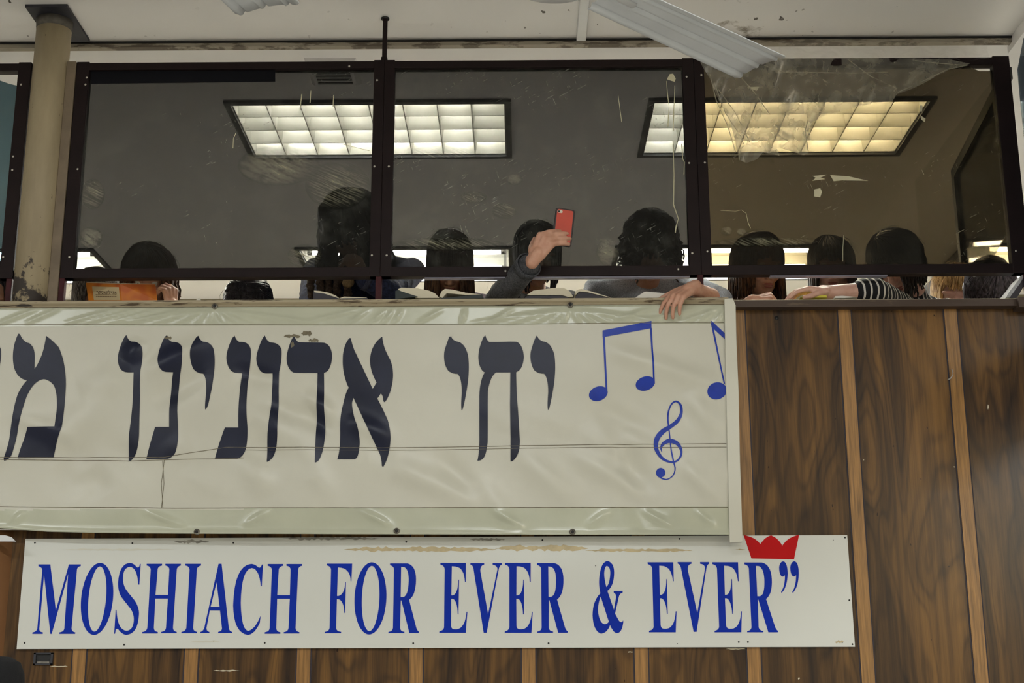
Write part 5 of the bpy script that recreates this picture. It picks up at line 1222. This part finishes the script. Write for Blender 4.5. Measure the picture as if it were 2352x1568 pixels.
# orange booklet standing open
t = thing('booklet', 'orange booklet with beige title label standing open on the parapet', 'book', tuple(PY(278, 690, 5.06)))
m_or = dirty('orange_cover', (214, 128, 30), (178, 84, 24), .52, .45, 4, 3, bmp=0)
def quad3(pts3, th, name, mat, par):
    a = [np.array(p) for p in pts3]; n = np.cross(a[1]-a[0], a[3]-a[0]); n = unit(n); n = n if n[1] < 0 else -n
    mb = MB(); mb.hexa([p for p in a], [p-n*th for p in a]); return mb.build(name, mat, par)
cl = [PY(203, 690, 5.10), PY(280, 690, 5.04), PY(276, 652, 5.03), PY(197, 649, 5.09)]; crv = [PY(280, 690, 5.04), PY(361, 690, 5.11), PY(357, 653, 5.11), PY(276, 652, 5.03)]
c1 = quad3(cl, .0012, 'front_cover', m_or, t); quad3(crv, .0012, 'back_cover', m_or, t)
def off(pts, d): return [p+np.array([0, d, 0]) for p in pts]
def sub(pts, u0, u1, v0, v1):
    a, b, c, d = pts; f = lambda u, v: (a*(1-u)+b*u)*(1-v)+(d*(1-u)+c*u)*v
    return [f(u0, v0), f(u1, v0), f(u1, v1), f(u0, v1)]
quad3(off(sub(cl, .02, .98, 0, 1.075), .006), .004, 'page_block', m_page, t); quad3(off(sub(crv, .02, .98, 0, 1.075), .006), .004, 'page_block', m_page, t)
lb = quad3(off(sub(cl, .17, .95, .02, .80), -.0012), .0004, 'title_label', simple('label_beige', (196, 178, 140), .7, 0, .08), t)
m_ink = simple('brown_ink', (72, 46, 30), .7)
GL = {'m': "M 0 0 L .25 .1 L .3 .35 L .55 0 L .95 .15 L 1 1 L .45 1 L .45 .85 L .82 .85 L .78 .3 L .6 .25 L .3 .55 L .2 1 L 0 1 L .15 .45 L .1 .2 Z", 'g': "M .1 0 L .7 0 L .75 .4 L .9 1 L .72 1 L .6 .6 L .15 1 L 0 .95 L .5 .45 L .5 .2 L .1 .2 Z", 'y': "M .1 0 L .6 0 L .6 .35 L .4 .6 L .3 .55 L .4 .2 L .1 .2 Z",
      'l': "M .1 -.5 L .25 -.45 L .25 0 L .9 0 L .9 .3 L .4 1 L .2 1 L .7 .3 L .7 .2 L .1 .2 Z", 't': "M .05 0 L .9 0 L .95 .2 L .92 1 L .72 1 L .72 .2 L .35 .2 L .3 1 L 0 1 L 0 .85 L .15 .82 L .2 .2 L .05 .2 Z", 'a': "M 0 0 L .2 0 L .65 .5 L .75 .3 L .7 0 L .9 0 L .92 .3 L .75 .62 L 1 1 L .78 1 L .3 .45 L .2 .7 L .3 1 L 0 1 L .05 .7 L .2 .35 Z",
      's': "M 0 0 L .95 0 L 1 .4 L .7 1 L .3 1 L .05 .4 L .1 .2 L 0 .2 Z M .25 .2 L .8 .2 L .8 .45 L .6 .82 L .4 .82 L .22 .45 Z", 'r': "M .05 0 L .8 0 L .92 .2 L .92 1 L .72 1 L .72 .2 L .05 .2 Z"}
def tiny(word, u, v, w_, h_, gap, lab):
    # written right to left; the leftmost glyph is placed first
    for ch in word:
        if ch != ' ':
            for lp in [path_pts(GL[ch], 1)]:
                P3 = [[sub(lab, u+x*w_, u+x*w_, v-y*h_, v-y*h_)[0]+np.array([0, -.0008, 0]) for x, y in l] for l in lp]
                mb = MB(); poly_solid(mb, [tuple(p) for p in P3[0]], .0003, None, [[tuple(p) for p in l] for l in P3[1:]]); mb.build('letter', m_ink, lb)
        u += w_+gap
lab3 = off(sub(cl, .17, .95, .02, .80), -.0018)
tiny('rtsa', .14, .66, .078, .22, .012, lab3); tiny('tlygm', .52, .66, .066, .22, .010, lab3)
for vv in (.36, .24):
    for k in range(12):
        u = .10+k*.066; q = sub(lab3, u, u+.05, vv, vv+.055); quad3([p+np.array([0, -.0006, 0]) for p in q], .0003, 'text_line', simple('faded_ink', (122, 98, 70), .8) if 'faded_ink' not in MATS else MATS['faded_ink'], lb)
# small loose papers and booklets
tag(bevel(prism([(1458, 684), (1478, 671), (1484, 669), (1530, 673), (1532, 683), (1470, 686)], 4.99, .12, 'paper_booklet', m_paper, None), .001), 'white paper booklet under the hand that hangs over the edge', 'booklet')
tag(prism([(1838, 683), (1844, 680), (1870, 679), (1898, 677), (1900, 683)], 5.0, .1, 'yellow_booklet', simple('yellow_paper', (206, 196, 70), .6), None), 'thin yellow booklet under the bare forearm', 'booklet')
tag(prism([(1918, 680), (1935, 679), (1970, 682), (1940, 684), (1918, 684)], 4.985, .1, 'paper_sheet', m_paper, None), 'white sheet lying beside the yellow booklet, below the striped sleeve', 'paper')
tag(prism([(449, 690), (456, 684), (463, 690)], 5.0, .08, 'paper_sheet', m_paper, None), 'tiny white paper corner poking up left of the low black haired person', 'paper')
t = thing('propped_book', 'grey edged book propped at a slant at the far right end of the parapet', 'book', tuple(PY(2330, 684, 5.02)))
prism([(2311, 683), (2318, 670), (2342, 640), (2350, 628), (2352, 634), (2345, 648), (2319, 683)], 5.0, .14, 'page_block', simple('grey_pages', (176, 178, 182), .8, 0, .2, 90), t)
prism([(2319, 684), (2345, 648), (2353, 633), (2356, 650), (2336, 684)], 4.998, .144, 'cover', m_cov_d, t)
# ------------------------------------------------------------------ man with black hat at the lower left
hc = PY(-46, 1584, 3.15)
t = thing('person', 'person in black felt hat, only the crown in view at lower left', 'person', (hc[0], 3.15, 0))
C = np.array([hc[0], 3.15, hc[2]-.10]); R = head_frame(-20, 0, 0); mb = MB(); add_head(mb, C, R)
nb = C+np.array([0, .02, -.13]); mb.cap(C+np.array([0, .02, -.05]), .05, nb, .055)
ch = nb+np.array([0, .02, -.22]); pe = np.array([C[0], 3.19, .92])
mb.ell(ch, (.17, .115, .2)); mb.cap(nb+np.array([-.15, .02, -.06]), .06, nb+np.array([.15, .02, -.06]), .06); mb.cap(ch, .13, pe, .135); mb.ell(pe, (.17, .13, .13))
for q in (-1, 1):
    sh = nb+np.array([q*.17, .02, -.08]); el = sh+np.array([q*.06, .02, -.29]); wr = el+np.array([-q*.01, -.06, -.25]); mb.cap(sh, .05, el, .04); mb.cap(el, .04, wr, .028); add_hand(mb, wr, (0, -.1, -1), (-q, 0, 0), (16, 18, 20, 22), ts=q if q < 0 else 1)
    kn = np.array([C[0]+q*.10, 3.17, .48]); an = np.array([C[0]+q*.11, 3.2, .08]); mb.cap(pe+np.array([q*.085, 0, -.05]), .085, kn, .06); mb.cap(kn, .056, an, .04); mb.cap(an+np.array([0, .04, -.035]), .038, an+np.array([0, -.13, -.05]), .03)
remesh(mb.build('body', m_skin, t), .006, 3)
mb = MB(); mb.ell(ch, (.19, .135, .22)); mb.cap(nb+np.array([-.15, .02, -.07]), .075, nb+np.array([.15, .02, -.07]), .075); mb.cap(ch, .15, pe, .155); mb.cap(pe, .16, pe+np.array([0, 0, -.28]), .19)
for q in (-1, 1):
    sh = nb+np.array([q*.17, .02, -.08]); el = sh+np.array([q*.06, .02, -.29]); wr = el+np.array([-q*.01, -.06, -.25]); mb.cap(sh, .064, el, .055); mb.cap(el, .055, wr, .042)
remesh(mb.build('coat', blk, t), .01, 3)
mb = MB()
for q in (-1, 1):
    kn = np.array([C[0]+q*.10, 3.17, .48]); an = np.array([C[0]+q*.11, 3.2, .10]); mb.cap(pe+np.array([q*.085, 0, -.05]), .10, kn, .075); mb.cap(kn, .075, an, .062)
remesh(mb.build('trousers', m_lowcloth, t), .012, 3); face_parts(t, C, R)
mb = MB(); mb.ell(C+R@np.array([0, -.03, .0]), (.08, .085, .085), R); mb.build('hair', H4, t)
# felt hat: lathe crown with soft dent and a curled brim
mb = MB(); mb.sm = True; n = 48; prof = [(.150, .035), (.148, .043), (.128, .046), (.104, .050), (.100, .062), (.098, .10), (.094, .135), (.084, .158), (.062, .170), (.03, .174), (.001, .172)]; vv = []
for r, z in prof:
    for k in range(n):
        a = 2*math.pi*k/n; x, y = r*math.cos(a)*.86, r*math.sin(a)*1.05; dz = -.018*math.exp(-(x/.022)**2) if z > .15 else 0; bz = (.012*abs(math.cos(a))**2 if r > .12 else 0)
        vv.append(C+R@np.array([x, y, z+dz+bz]))
m = len(prof); mb.add(vv, [(i*n+k, i*n+(k+1) % n, (i+1)*n+(k+1) % n, (i+1)*n+k) for i in range(m-1) for k in range(n)], None, True)
ht = mb.build('hat', m_felt, t); ht.modifiers.new('th', 'SOLIDIFY').thickness = .003
mb = MB(); vv = []
for z, r in ((.050, .1055), (.078, .1015)):
    for k in range(n): a = 2*math.pi*k/n; vv.append(C+R@np.array([r*math.cos(a)*.86, r*math.sin(a)*1.05, z]))
mb.add(vv, [(k, (k+1) % n, n+(k+1) % n, n+k) for k in range(n)], None, True); hb = mb.build('hat_band', m_dark, ht); hb.modifiers.new('th', 'SOLIDIFY').thickness = .002
